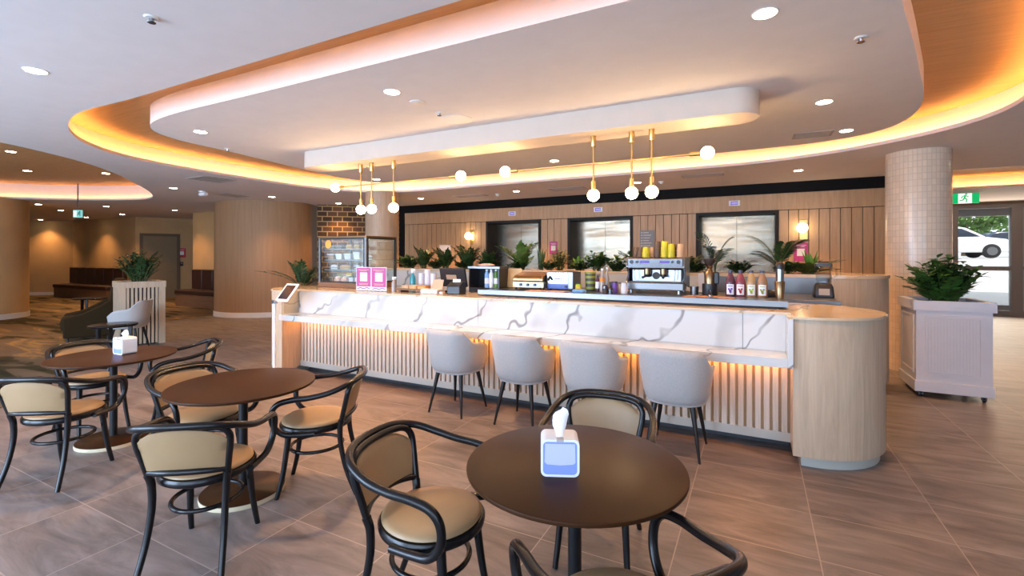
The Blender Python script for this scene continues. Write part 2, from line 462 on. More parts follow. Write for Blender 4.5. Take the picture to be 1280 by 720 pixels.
# ------------------------------------------------------------------ mesh helpers
class MB:
    def __init__(s):
        s.v = []; s.f = []
    def add(s, vs, fs):
        k = len(s.v)
        s.v += [tuple(p) for p in vs]
        s.f += [tuple(i + k for i in f) for f in fs]
        return s
    def box(s, x0, x1, y0, y1, z0, z1, rz=0, c=None):
        vs = [(x, y, z) for z in (z0, z1) for y in (y0, y1) for x in (x0, x1)]
        if rz:
            cx, cy = c if c else ((x0 + x1) / 2, (y0 + y1) / 2)
            ca, sa = math.cos(rz), math.sin(rz)
            vs = [(cx + (x - cx) * ca - (y - cy) * sa, cy + (x - cx) * sa + (y - cy) * ca, z) for x, y, z in vs]
        return s.add(vs, [(0, 2, 3, 1), (4, 5, 7, 6), (0, 1, 5, 4), (2, 6, 7, 3), (0, 4, 6, 2), (1, 3, 7, 5)])
    def cb(s, cx, cy, z0, w, d, h, rz=0):
        return s.box(cx - w / 2, cx + w / 2, cy - d / 2, cy + d / 2, z0, z0 + h, rz)
    def tube(s, pts, r, n=10, closed=False, caps=True):
        pts = [Vector(p) for p in pts]
        N = len(pts)
        rs = r if isinstance(r, (list, tuple)) else [r] * N
        T = []
        for i in range(N):
            a = pts[(i - 1) % N] if (closed or i > 0) else pts[i]
            b = pts[(i + 1) % N] if (closed or i < N - 1) else pts[i]
            T.append((b - a).normalized())
        up = Vector((0, 0, 1)) if abs(T[0].z) < 0.9 else Vector((0, 1, 0))
        u = T[0].cross(up).normalized()
        vs = []
        for i in range(N):
            u = (u - T[i] * u.dot(T[i])).normalized()
            w = T[i].cross(u)
            for k in range(n):
                a = 2 * PI * k / n
                vs.append(pts[i] + (u * math.cos(a) + w * math.sin(a)) * rs[i])
        fs = []
        for i in range(N if closed else N - 1):
            j = (i + 1) % N
            for k in range(n):
                l = (k + 1) % n
                fs.append((i * n + k, i * n + l, j * n + l, j * n + k))
        if caps and not closed:
            fs.append(tuple(range(n - 1, -1, -1)))
            fs.append(tuple((N - 1) * n + k for k in range(n)))
        return s.add(vs, fs)
    def cyl(s, p0, p1, r0, r1=None, n=20):
        return s.tube([p0, p1], [r0, r0 if r1 is None else r1], n)
    def lathe(s, prof, c=(0, 0, 0), n=24, axis='z', sx=1, sy=1):
        vs = []; fs = []
        m = len(prof)
        for k in range(n):
            a = 2 * PI * k / n
            for r, z in prof:
                p = (r * math.cos(a) * sx, r * math.sin(a) * sy, z)
                if axis == 'y':
                    p = (p[0], p[2], p[1])
                elif axis == 'x':
                    p = (p[2], p[0], p[1])
                vs.append((c[0] + p[0], c[1] + p[1], c[2] + p[2]))
        for k in range(n):
            l = (k + 1) % n
            for i in range(m - 1):
                fs.append((k * m + i, l * m + i, l * m + i + 1, k * m + i + 1))
        if prof[0][0] > 1e-5:
            fs.append(tuple(k * m for k in range(n - 1, -1, -1)))
        if prof[-1][0] > 1e-5:
            fs.append(tuple(k * m + m - 1 for k in range(n)))
        return s.add(vs, fs)
    def sphere(s, c, r, n=20, m=12, sz=1.0):
        return s.lathe([(max(0.0, r * math.sin(PI * i / m)), -r * sz * math.cos(PI * i / m)) for i in range(m + 1)], c, n)
    def prism(s, poly, z0, z1):
        n = len(poly)
        vs = [(x, y, z0) for x, y in poly] + [(x, y, z1) for x, y in poly]
        fs = [(i, (i + 1) % n, n + (i + 1) % n, n + i) for i in range(n)]
        fs += [tuple(range(n - 1, -1, -1)), tuple(range(n, 2 * n))]
        return s.add(vs, fs)
    def prism_y(s, poly, y0, y1):          # outline in x-z, extruded along y
        n = len(poly)
        vs = [(x, y0, z) for x, z in poly] + [(x, y1, z) for x, z in poly]
        fs = [(i, (i + 1) % n, n + (i + 1) % n, n + i) for i in range(n)]
        fs += [tuple(range(n - 1, -1, -1)), tuple(range(n, 2 * n))]
        return s.add(vs, fs)
    def prism_x(s, poly, x0, x1):          # outline in y-z, extruded along x
        n = len(poly)
        vs = [(x0, y, z) for y, z in poly] + [(x1, y, z) for y, z in poly]
        fs = [(i, (i + 1) % n, n + (i + 1) % n, n + i) for i in range(n)]
        fs += [tuple(range(n - 1, -1, -1)), tuple(range(n, 2 * n))]
        return s.add(vs, fs)
    def loft(s, rings, closed_u=True, caps=True):
        n = len(rings[0]); vs = []; fs = []
        for r in rings:
            vs += r
        for i in range(len(rings) - 1):
            for k in range(n if closed_u else n - 1):
                l = (k + 1) % n
                fs.append((i * n + k, i * n + l, (i + 1) * n + l, (i + 1) * n + k))
        if caps and closed_u:
            fs.append(tuple(range(n - 1, -1, -1)))
            b = (len(rings) - 1) * n
            fs.append(tuple(b + k for k in range(n)))
        return s.add(vs, fs)
    def strip(s, poly, z0, z1, closed=True):   # a vertical skin along an outline
        n = len(poly)
        vs = [(x, y, z0) for x, y in poly] + [(x, y, z1) for x, y in poly]
        return s.add(vs, [(i, (i + 1) % n, n + (i + 1) % n, n + i) for i in range(n if closed else n - 1)])
    def wallstrip(s, path, t, z0, z1):         # a wall of thickness t along an open path (t to the left of travel)
        q = offset(path, t, False)
        return s.prism(list(path) + list(reversed(q)), z0, z1)
    def move(s, dx=0, dy=0, dz=0, rz=0, sc=1):
        ca, sa = math.cos(rz), math.sin(rz)
        s.v = [(dx + sc * (x * ca - y * sa), dy + sc * (x * sa + y * ca), dz + sc * z) for x, y, z in s.v]
        return s

def offset(path, t, closed=True):
    n = len(path); out = []
    for i in range(n):
        a = path[(i - 1) % n] if (closed or i > 0) else path[i]
        b = path[(i + 1) % n] if (closed or i < n - 1) else path[i]
        dx, dy = b[0] - a[0], b[1] - a[1]
        l = math.hypot(dx, dy) or 1
        out.append((path[i][0] - dy / l * t, path[i][1] + dx / l * t))
    return out

def cat(pts, k=8, closed=False):
    P = [Vector(p) for p in pts]; N = len(P); out = []
    segs = N if closed else N - 1
    for i in range(segs):
        p0 = P[(i - 1) % N] if (closed or i > 0) else P[i]
        p1 = P[i]; p2 = P[(i + 1) % N]
        p3 = P[(i + 2) % N] if (closed or i < N - 2) else P[(i + 1) % N]
        for j in range(k):
            t = j / k
            out.append(0.5 * ((2 * p1) + (p2 - p0) * t + (2 * p0 - 5 * p1 + 4 * p2 - p3) * t * t + (3 * p1 - p0 - 3 * p2 + p3) * t ** 3))
    if not closed:
        out.append(P[-1])
    return [tuple(v) for v in out]

def rrect(x0, x1, y0, y1, r, k=6):
    rs = r if isinstance(r, (list, tuple)) else [r] * 4      # order: (x0,y0) (x1,y0) (x1,y1) (x0,y1)
    out = []
    for (cx, cy, a0, rr) in ((x0 + rs[0], y0 + rs[0], PI, rs[0]), (x1 - rs[1], y0 + rs[1], 1.5 * PI, rs[1]), (x1 - rs[2], y1 - rs[2], 0, rs[2]), (x0 + rs[3], y1 - rs[3], 0.5 * PI, rs[3])):
        for i in range(k + 1):
            a = a0 + i / k * PI / 2
            out.append((cx + rr * math.cos(a), cy + rr * math.sin(a)))
    return out

def obj(name, mb, mat, parent=None, smooth=40, bevel=0.0, bseg=2, solid=0.0, subsurf=0):
    me = bpy.data.meshes.new(name)
    me.from_pydata([tuple(p) for p in mb.v], [], mb.f)
    me.update()
    if smooth:
        me.shade_smooth()
        me.set_sharp_from_angle(angle=math.radians(smooth))
    o = bpy.data.objects.new(name, me)
    me.materials.append(M[mat] if isinstance(mat, str) else mat)
    COL.objects.link(o)
    if parent is not None:
        o.parent = parent
    if subsurf:
        md = o.modifiers.new('round', 'SUBSURF'); md.levels = subsurf; md.render_levels = subsurf
    if solid:
        md = o.modifiers.new('solid', 'SOLIDIFY'); md.thickness = solid; md.offset = 0
    if bevel:
        md = o.modifiers.new('edge', 'BEVEL'); md.width = bevel; md.segments = bseg; md.limit_method = 'ANGLE'; md.angle_limit = math.radians(50)
    return o

def tag(o, label, cat_, group=None, kind=None):
    o['label'] = label
    o['category'] = cat_
    if group: o['group'] = group
    if kind: o['kind'] = kind
    return o

def thing(name, label, cat_, loc=(0, 0, 0), rz=0, group=None, kind=None):
    o = bpy.data.objects.new(name, None)
    o.empty_display_size = 0.1
    COL.objects.link(o)
    o.location = loc
    o.rotation_euler = (0, 0, rz)
    return tag(o, label, cat_, group, kind)

def struct(name, mb, mat, label=None, cat_=None, **kw):
    o = obj(name, mb, mat, **kw)
    o['kind'] = 'structure'
    if label: o['label'] = label
    if cat_: o['category'] = cat_
    return o

def kids(o):
    return [c for c in bpy.data.objects if c.parent == o]

def dup(src, loc, rz, label, parent=None):
    r = src.copy(); COL.objects.link(r)
    if parent is None:
        r.location = loc; r.rotation_euler = (0, 0, rz); r['label'] = label
    else:
        r.parent = parent
    for ch in CH.get(src.name, ()):
        dup(ch, None, None, None, r)
    return r
CH = {}
def remember(root):
    CH[root.name] = kids(root)
    for c in CH[root.name]:
        remember(c)

def face(fx, fy):          # rotation that turns local +Y to (fx, fy)
    return math.atan2(-fx, fy)

# ================================================================== SETTING
ZS, ZI, ZT = 3.05, 3.10, 3.32

# ---- floor and carpet
struct('floor', MB().box(-32, 14, -3.2, 19.4, -0.12, 0.0), 'floor', 'grey brown stone tile floor with pale grout lines', 'floor', smooth=0)
edge = cat([(-4.9, 0.4), (-7.1, 1.95), (-8.9, 3.2), (-11.0, 4.6), (-12.7, 6.1), (-12.9, 7.7)], 8)
struct('floor_carpet', MB().prism([(-31, 0.4)] + [(-31, 12.5), (-12.9, 12.5)] + [p[:2] for p in reversed(edge)], 0.0, 0.012), 'carpet', 'dark carpet with olive and gold drifts in the lounge', 'carpet', smooth=0)

# ---- ceiling with two coves and an entrance cove
def superpath(ctrl, k=7):
    return [tuple(p) for p in cat(ctrl, k, True)]
main_lip = superpath([(-6.3, 2.24), (-7.5, 2.72), (-8.25, 3.6), (-8.5, 5.0), (-8.45, 6.8), (-7.95, 7.9), (-6.9, 8.37), (-5, 8.4), (-2.5, 8.4), (-0.3, 8.36), (0.7, 8.12), (1.5, 7.62), (2.05, 6.95), (2.22, 6.2), (2.02, 5.2), (1.7, 4.0), (1.42, 3.0), (1.15, 2.45), (0.6, 2.236), (-1, 2.236), (-3, 2.236), (-5, 2.236)])
lounge_lip = superpath([(-8.5, 2.0), (-9.0, 3.1), (-9.9, 4.05), (-10.9, 4.8), (-12.3, 5.75), (-13.6, 6.35), (-14.6, 6.2), (-15.8, 5.55), (-16.8, 4.5), (-17.1, 2.8), (-16, 0.9), (-13.5, 0.2), (-10.5, 0.4), (-9, 1.0)])
entry_lip = rrect(2.75, 8.5, 10.45, 13.5, [0.5, 1.2, 1.2, 0.5])
outer = [(-32, -3.2), (14, -3.2), (14, 19.4), (-32, 19.4)]

def holed(outer, holes, z):
    polys = [[Vector((x, y, 0)) for x, y in outer]] + [[Vector((x, y, 0)) for x, y in h] for h in holes]
    tris = geometry.tessellate_polygon(polys)
    flat = [p for poly in polys for p in poly]
    return [(p.x, p.y, z) for p in flat], [tuple(t) for t in tris]

def xy(path):
    return [(p[0], p[1]) for p in path]
def ccw(path):
    a = sum(path[i][0] * path[(i + 1) % len(path)][1] - path[(i + 1) % len(path)][0] * path[i][1] for i in range(len(path)))
    return path if a > 0 else list(reversed(path))
main_lip, lounge_lip, entry_lip = ccw(xy(main_lip)), ccw(xy(lounge_lip)), ccw(xy(entry_lip))
def grow(path, t):
    return offset(path, -t, True)

cm = MB()
vs, fs = holed(outer, [main_lip, lounge_lip, entry_lip], ZS)
cm.add(vs, fs)
for lip in (main_lip, lounge_lip, entry_lip):
    cm.strip(lip, ZS, ZS + 0.045)                       # face of the lip
    back = grow(lip, 0.03)
    n = len(lip)
    cm.add([(x, y, ZS + 0.045) for x, y in lip] + [(x, y, ZS + 0.045) for x, y in back], [(i, (i + 1) % n, n + (i + 1) % n, n + i) for i in range(n)])
    cm.strip(back, ZS + 0.012, ZS + 0.045)
    up = grow(lip, 0.14)
    cm.add([(x, y, ZS + 0.012) for x, y in back] + [(x, y, ZS + 0.012) for x, y in up], [(i, (i + 1) % n, n + (i + 1) % n, n + i) for i in range(n)])
    cm.strip(up, ZS + 0.012, 3.45 if lip is lounge_lip else ZT)                         # upstand washed by the strip
struct('ceiling', cm, 'plaster', 'white plaster ceiling with curved lit coves', 'ceiling', smooth=30)
rm = MB()
vs, fs = holed([(p[0], p[1]) for p in grow(main_lip, 0.16)], [], ZT)
rm.add(vs, fs)
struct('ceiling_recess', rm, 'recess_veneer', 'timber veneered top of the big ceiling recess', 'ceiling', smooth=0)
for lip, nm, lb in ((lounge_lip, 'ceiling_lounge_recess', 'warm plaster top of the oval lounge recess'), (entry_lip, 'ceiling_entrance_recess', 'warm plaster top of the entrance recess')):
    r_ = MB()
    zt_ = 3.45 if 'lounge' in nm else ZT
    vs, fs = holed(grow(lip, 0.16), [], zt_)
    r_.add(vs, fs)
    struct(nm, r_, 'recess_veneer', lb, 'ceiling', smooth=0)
for lip, lb in ((main_lip, 'amber light strip hidden round the big ceiling recess'), (lounge_lip, 'amber light strip hidden round the oval lounge recess'), (entry_lip, 'amber light strip hidden round the entrance recess')):
    a, b = grow(lip, 0.055), grow(lip, 0.075)
    n = len(a)
    led = MB()
    vs = [(x, y, ZS + 0.016) for x, y in a] + [(x, y, ZS + 0.016) for x, y in b] + [(x, y, ZS + 0.024) for x, y in a] + [(x, y, ZS + 0.024) for x, y in b]
    fs = []
    for i in range(n):
        j = (i + 1) % n
        fs += [(2 * n + i, 2 * n + j, 3 * n + j, 3 * n + i), (i, j, 2 * n + j, 2 * n + i), (n + i, n + j, 3 * n + j, 3 * n + i)]
    led.add(vs, fs)
    tag(obj('cove_light_strip', led, 'led_lounge' if lip is lounge_lip else 'led', smooth=0), lb, 'light strip', 'cove lighting')

# the floating panel inside the big recess, and the long canopy under it
panel = xy(superpath([(-5.6, 2.77), (-6.3, 2.95), (-6.62, 3.4), (-6.72, 4.2), (-6.95, 5.6), (-7.05, 6.6), (-6.85, 7.2), (-6.3, 7.44), (-4, 7.47), (-1.5, 7.47), (0.3, 7.44), (0.95, 7.3), (1.33, 7.0), (1.48, 6.5), (1.42, 5.8), (1.15, 4.8), (0.85, 3.8), (0.6, 3.1), (0.2, 2.8), (-0.5, 2.77), (-2, 2.77), (-4, 2.77)]))
struct('ceiling_panel', MB().prism(ccw(panel), ZI, ZT), 'panel_white', 'floating white ceiling panel inside the big recess', 'ceiling', smooth=35)
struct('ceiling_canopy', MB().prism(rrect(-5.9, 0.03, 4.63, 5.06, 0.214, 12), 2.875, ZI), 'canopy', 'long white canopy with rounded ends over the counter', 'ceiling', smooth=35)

# ---- lift wall: boards, header, black bulkhead
YW = 10.7
wb = MB()
doors = ((-6.31, -4.74), (-4.03, -2.47), (-1.13, 0.40))
spans = ((-9.06, -6.31), (-4.74, -4.03), (-2.47, -1.13), (0.40, 2.6))
for a, b in spans:
    n = max(1, round((b - a) / 0.165)); w = (b - a) / n
    for i in range(n):
        wb.box(a + i * w + 0.005, a + (i + 1) * w - 0.005, YW, YW + 0.03, 0.0, 2.50)
wb.box(-9.06, 2.6, YW, YW + 0.03, 2.512, 2.84)
struct('wall_back', wb, 'oak_wall', 'vertical timber boards around the lift doors', 'wall', smooth=0, bevel=0.003, bseg=1)
bk = MB()
for a, b in spans:
    bk.box(a, b, YW + 0.03, YW + 0.9, 0, 2.512)
bk.box(-9.06, 2.6, YW + 0.03, YW + 0.9, 2.512, ZS)
struct('wall_backing', bk, 'dark_back', 'dark backing in the board joints', 'wall', smooth=0)
struct('trim_1', MB().box(-9.3, 2.6, YW - 0.03, YW + 0.03, 2.84, ZS).box(-9.3, -9.06, YW - 0.03, YW + 0.9, 0, 2.84), 'black_band', 'black bulkhead above the timber lift wall', 'trim', smooth=0)
for i, (a, b) in enumerate(doors):
    d = thing('door_%d' % (i + 1), ('brushed steel lift doors nearest the cake cabinet', 'brushed steel lift doors between the other two lifts', 'brushed steel lift doors behind the coffee grinder and juice bottles')[i], 'lift door', (0, 0, 0), 0, None, 'structure')
    f = 0.06
    obj('frame', MB().box(a, a + f, YW - 0.025, YW + 0.5, 0, 2.512).box(b - f, b, YW - 0.025, YW + 0.5, 0, 2.512).box(a + f, b - f, YW - 0.025, YW + 0.5, 2.45, 2.512), 'reveal', d, smooth=0)
    mid = (a + b) / 2
    obj('leaf', MB().box(a + f, mid - 0.003, YW + 0.5, YW + 0.53, 0, 2.46), 'steel_door', d, smooth=0)
    obj('leaf', MB().box(mid + 0.003, b - f, YW + 0.5, YW + 0.53, 0, 2.46), 'steel_door', d, smooth=0)
    obj('shaft', MB().box(a, b, YW + 0.54, YW + 0.9, 0, 2.512), 'dark_back', d, smooth=0)

# ---- brick wall, curved timber wall, far lounge walls
bw = MB().box(0, 2.5, 0, 0.2, 0, ZS)
o = struct('wall_brick', bw, 'brick', 'rough brown brick wall with ochre mortar behind the cake cabinet', 'wall', smooth=0)
o.location = (-10.95, 9.22, 0); o.rotation_euler = (0, 0, math.atan2(1.48, 1.75))
cw = xy(cat([(-13.6, 9.6), (-13.35, 8.2), (-12.95, 7.55), (-12.2, 7.45), (-11.45, 7.8), (-11.05, 8.35), (-11.0, 8.9), (-11.3, 9.5)], 8))
struct('wall_curved', MB().prism(ccw(cw), 0.0, ZS), 'wall_ply', 'curved pinkish timber wall beside the brick wall', 'wall', smooth=50)
struct('baseboard_curved', MB().prism(ccw(offset(ccw(cw), -0.02, True)), 0.0, 0.13), 'skirt', 'white skirting along the curved timber wall', 'baseboard', smooth=50)
fw = [(-31, 6.0), (-26.3, 7.8), (-24.9, 8.85), (-24.0, 8.85), (-20.4, 9.05), (-19.75, 10.6), (-19.0, 12.4)]
struct('wall_lounge', MB().wallstrip(fw, 0.15, 0, ZS), 'wall_beige', 'warm beige far wall of the lounge', 'wall', smooth=0)
struct('baseboard_lounge', MB().wallstrip(fw, -0.02, 0, 0.13), 'skirt', 'pale skirting along the far lounge wall', 'baseboard', smooth=0)
struct('wall_lounge_back', MB().box(-19.6, -16.6, 12.2, 12.4, 0, ZS), 'wall_beige', 'beige end wall beyond the lounge door', 'wall', smooth=0)
struct('wall_pilaster', MB().box(-16.8, -13.3, 9.1, 12.4, 0, ZS), 'wall_beige', 'beige wall panel behind the small banquette', 'wall', smooth=0)
# rest of the shell
struct('wall_left', MB().box(-32.2, -31, -3.2, 13, 0, ZS), 'wall_beige', smooth=0)
struct('wall_lounge_end', MB().box(-32, -19, 12.4, 12.6, 0, ZS), 'wall_beige', smooth=0)
struct('wall_right', MB().box(8.6, 8.8, -3.2, 17.4, 0, ZS), 'plaster', smooth=0)
wf = MB()
xs = [-31, -14.7]
wf.box(-31, -14.7, -3.2, -3.0, 0, ZS)
for c in (-13, -9, -5, -1, 3):
    wf.box(c + 1.7, c + 2.3, -3.2, -3.0, 0, ZS)
wf.box(5.3, 8.6, -3.2, -3.0, 0, ZS)
wf.box(-14.7, 5.3, -3.2, -3.0, 2.95, ZS)
wf.box(-14.7, 5.3, -3.2, -3.0, 0, 0.12)
struct('wall_front', wf, 'plaster', smooth=0)
for i, c in enumerate((-13, -9, -5, -1, 3)):
    struct('window_%d' % (i + 1), MB().box(c - 1.7, c - 1.64, -3.16, -3.06, 0.12, 2.95).box(c + 1.64, c + 1.7, -3.16, -3.06, 0.12, 2.95).box(c - 0.03, c + 0.03, -3.16, -3.06, 0.12, 2.95).box(c - 1.64, c + 1.64, -3.16, -3.06, 0.12, 0.18).box(c - 1.64, c + 1.64, -3.16, -3.06, 2.89, 2.95), 'alu', smooth=0)

# ---- round columns
def column(name, x, y, r, mat, label, skirt=None):
    c = struct(name, MB().lathe([(r, 0), (r, ZS)], n=64), mat, label, 'column')
    c.location = (x, y, 0)
    if skirt:
        obj('baseboard', MB().lathe([(r + 0.012, 0), (r + 0.012, 0.14), (r, 0.145)], n=64), skirt, c)
column('column_mosaic', 2.02, 8.5, 0.36, 'mosaic', 'round column clad in pale mosaic tiles')
column('column_timber', -7.62, 8.22, 0.37, 'oak', 'round timber clad column behind the cake cabinet')
column('column_lounge', -17.55, 4.33, 0.95, 'wall_beige', 'wide round beige column at the edge of the lounge', 'skirt')

# ---- lounge door
d = thing('door_4', 'olive brown lounge door beyond the tall plant', 'door', (-20.40, 9.05, 0), math.atan2(1.55, 0.65), None, 'structure')
obj('leaf', MB().box(0.22, 1.25, -0.02, 0.02, 0, 2.35), 'door_brown', d, smooth=0, bevel=0.004)
obj('frame', MB().box(0.12, 0.22, -0.03, 0.08, 0, 2.45).box(1.25, 1.35, -0.03, 0.08, 0, 2.45).box(0.22, 1.25, -0.03, 0.08, 2.35, 2.45), 'door_frame', d, smooth=0)
obj('handle', MB().cyl((1.14, 0.0, 1.05), (1.14, -0.06, 1.05), 0.012).cyl((1.14, -0.055, 1.05), (1.02, -0.055, 1.05), 0.011), 'steel', d)

# ---- entrance: glazed doors and the street
YD = 17.2
we = MB().box(2.4, 4.85, YD, YD + 0.2, 0, ZS).box(2.4, 8.6, YD, YD + 0.2, 2.99, ZS).box(2.4, 2.6, 11.5, YD, 0, ZS)
struct('wall_entrance', we, 'wall_ply', 'timber wall around the glazed entrance', 'wall', smooth=0)
def glazed(name, label, x0, x1, y, top, mat, rails=(1.35,), fw_=0.11):
    d = thing(name, label, 'glass door', (0, 0, 0), 0, None, 'structure')
    fr = MB().box(x0, x0 + fw_, y, y + 0.12, 0, top).box(x1 - fw_, x1, y, y + 0.12, 0, top).box(x0 + fw_, x1 - fw_, y, y + 0.12, top - 0.1, top).box(x0 + fw_, x1 - fw_, y, y + 0.12, 0, 0.14)
    obj('frame', fr, mat, d, smooth=0)
    for r in rails:
        obj('rail', MB().box(x0 + fw_, x1 - fw_, y + 0.03, y + 0.09, r - 0.04, r + 0.04), mat, d, smooth=0)
    obj('pane', MB().box(x0 + fw_, x1 - fw_, y + 0.055, y + 0.065, 0.14, top - 0.1), 'glass', d, smooth=0)
    return d
glazed('door_5', 'bronze framed glass entrance door behind the mosaic column', 4.85, 6.14, YD, 2.99, 'alu', (1.28,))
glazed('door_6', 'bronze framed glass entrance panel at the edge of the view', 6.14, 7.6, YD, 2.99, 'alu', (1.28,))
glazed('door_7', 'pale framed outer glass door of the entrance lobby', 5.3, 6.75, 19.1, 2.9, 'alu_light', (1.2,), 0.08)
struct('wall_lobby', MB().box(2.5, 5.25, 19.1, 19.3, 0, ZS).box(6.8, 14, 19.1, 19.3, 0, ZS).box(5.25, 6.8, 19.1, 19.3, 2.9, ZS).box(7.62, 8.6, YD, YD + 0.2, 0, ZS), 'alu_light', smooth=0)
# street outside, rising to a raised car park
gr = MB().add([(-30, 19.4, -0.02), (60, 19.4, -0.02), (60, 26, 1.45), (-30, 26, 1.45), (60, 120, 1.9), (-30, 120, 1.9)], [(0, 1, 2, 3), (3, 2, 4, 5)])
struct('ground_outside', gr, 'concrete', 'pale sunlit paving outside the glass doors', 'ground', smooth=0)
def car(name, label, x, y, z, rz, paint):
    t = thing(name, label, 'car', (x, y, z), rz)
    body = [(-2.15, 0.30), (-2.2, 0.62), (-2.05, 0.88), (-1.3, 0.96), (1.05, 0.98), (1.85, 0.86), (2.12, 0.66), (2.16, 0.34), (2.0, 0.26), (-2.0, 0.26)]
    obj('body', MB().prism_y(body, -0.86, 0.86), paint, t, smooth=30, bevel=0.07, bseg=3)
    roof = [(-1.75, 0.93), (-1.25, 1.38), (-0.9, 1.47), (0.15, 1.47), (0.5, 1.40), (1.25, 0.95)]
    obj('cabin', MB().prism_y(roof, -0.72, 0.72), paint, t, smooth=30, bevel=0.09, bseg=3)
    for s in (-1, 1):
        obj('window', MB().prism_y([(-1.5, 0.98), (-1.12, 1.34), (-0.45, 1.39), (-0.45, 0.98)], s * 0.725 - 0.01, s * 0.725 + 0.01), 'car_glass', t, smooth=0)
        obj('window', MB().prism_y([(-0.37, 0.98), (-0.37, 1.39), (0.32, 1.36), (0.98, 0.99)], s * 0.725 - 0.01, s * 0.725 + 0.01), 'car_glass', t, smooth=0)
        for wx in (-1.32, 1.32):
            w = obj('wheel', MB().lathe([(0.0, -0.1), (0.27, -0.1), (0.32, -0.07), (0.32, 0.07), (0.27, 0.1), (0, 0.1)], (wx, s * 0.80, 0.32), 24, 'y'), 'tyre', t)
            obj('hub', MB().lathe([(0, -0.012), (0.19, -0.012), (0.19, 0.012), (0, 0.012)], (wx, s * 0.905, 0.32), 18, 'y'), 'steel', w)
        obj('headlight', MB().box(2.02, 2.14, s * 0.62 - 0.16, s * 0.62 + 0.16, 0.64, 0.76), 'white_plastic', t, smooth=0, bevel=0.02)
    return t
car('parked_car', 'white hatchback parked outside the glass doors', 8.05, 29.5, 1.50, math.radians(4), 'car_white')
car('parked_car', 'navy car parked behind the white hatchback', 13.3, 38, 1.55, math.radians(8), 'car_blue')
car('parked_car', 'pale car parked outside the second glass panel', 13.0, 31, 1.5, math.radians(88), 'car_white')
rnd = random.Random(3)
def tree(label, x, y, z, h, w):
    t = thing('street_tree', label, 'tree', (x, y, z), 0, None)
    obj('trunk', MB().tube([(0, 0, 0), (0.1, 0, h * 0.3), (0, 0.1, h * 0.55)], [0.16, 0.12, 0.06]), 'bark', t)
    f = MB()
    for i in range(1300):
        a = rnd.uniform(0, 2 * PI); u = rnd.uniform(-1, 1); r = rnd.uniform(0.55, 1.0) ** 0.5
        q = math.sqrt(1 - u * u)
        c = Vector((w * r * q * math.cos(a), w * r * q * math.sin(a), h * 0.62 + u * h * 0.38 * r))
        n = Vector((rnd.gauss(0, 1), rnd.gauss(0, 1), rnd.gauss(0, 1))).normalized()
        b = n.orthogonal().normalized() * rnd.uniform(0.16, 0.3)
        e = n.cross(b).normalized() * rnd.uniform(0.1, 0.18)
        f.add([c - b, c + e, c + b, c - e], [(0, 1, 2, 3)])
    obj('crown', f, 'tree_leaf', t, smooth=0)
tree('leafy green tree seen above the white hatchback', 12.4, 42, 1.6, 5.6, 2.4)
tree('taller green tree beyond the navy car', 18.4, 58, 1.65, 7.4, 3.6)
tree('pale green tree seen in the second glass panel', 18.6, 43, 1.6, 6.0, 2.4)
tree('green tree half hidden by the mosaic column', 9.2, 50, 1.62, 6.4, 2.8)

# ================================================================== COUNTERS
def half_disc(cx, cy, r, side, k=28, back=True):
    # side +1: bulges to +x ; polygon from front tangent round to back tangent
    return [(cx + side * r * math.sin(PI * i / k), cy - r * math.cos(PI * i / k)) for i in range(k + 1)]

bar = thing('bar_counter', 'long marble fronted bar counter with rounded oak ends', 'bar counter', (-2.7, 4.75, 0))
def B(mb):
    return mb.move(2.7, -4.75, 0)
# carcass behind the front (dark), slatted front
obj('backing_panel', B(MB().box(-5.62, 0.26, 4.472, 4.50, 0.085, 0.752)), 'oak_wall', bar, smooth=0)
sl = MB()
n = round(5.84 / 0.064)
for i in range(n):
    x = -5.60 + (i + 0.5) * 5.84 / n
    sl.box(x - 0.0205, x + 0.0205, 4.440, 4.472, 0.16, 0.752)
obj('slatted_front', B(sl), 'oak_slat', bar, smooth=0)
obj('skirting', B(MB().box(-5.62, 0.25, 4.435, 4.468, 0.085, 0.16)), 'kick_pale', bar, smooth=0)
obj('kickboard', B(MB().box(-5.62, 0.25, 4.60, 4.63, 0.0, 0.09)), 'kick', bar, smooth=0)
obj('carcass', B(MB().box(-5.6, 0.24, 4.50, 5.72, 0.085, 1.10)), 'oak', bar, smooth=0)
# marble ledge, upstand, end slab
led = MB().box(-5.60, 0.215, 4.10, 4.44, 0.752, 0.825)
lg = obj('ledge', B(led), 'marble', bar, smooth=0, bevel=0.004)
us = MB().box(-5.60, -2.7, 4.40, 4.44, 0.825, 1.125).box(-2.697, -0.1, 4.40, 4.44, 0.825, 1.125).box(-0.097, 0.215, 4.40, 4.44, 0.825, 1.125)
obj('upstand', B(us), 'marble', bar, smooth=0, bevel=0.002)
obj('end_slab', B(MB().box(0.215, 0.25, 4.10, 4.44, 0.752, 1.125)), 'marble', bar, smooth=0, bevel=0.003)
strip = obj('ledge_light', B(MB().box(-5.55, 0.2, 4.36, 4.375, 0.738, 0.7515)), 'led_ledge', bar, smooth=0)
strip['label'] = 'amber light strip under the ledge'
# rounded oak ends on recessed plinths
right_end = [(0.25, 4.15)] + half_disc(0.32, 4.75, 0.6, 1) + [(0.25, 5.35)]
left_end = [(-5.60, 5.35)] + list(reversed(half_disc(-5.62, 4.75, 0.6, -1))) + [(-5.60, 4.15)]
for poly in (right_end, left_end):
    e = obj('rounded_end', B(MB().prism(ccw(poly), 0.085, 1.12)), 'oak', bar, smooth=35)
    cx = sum(p[0] for p in poly) / len(poly); cy = 4.75
    obj('plinth', B(MB().prism(ccw([(cx + (x - cx) * 0.86, cy + (y - cy) * 0.9) for x, y in poly]), 0.0, 0.09)), 'kick_pale', e, smooth=35)
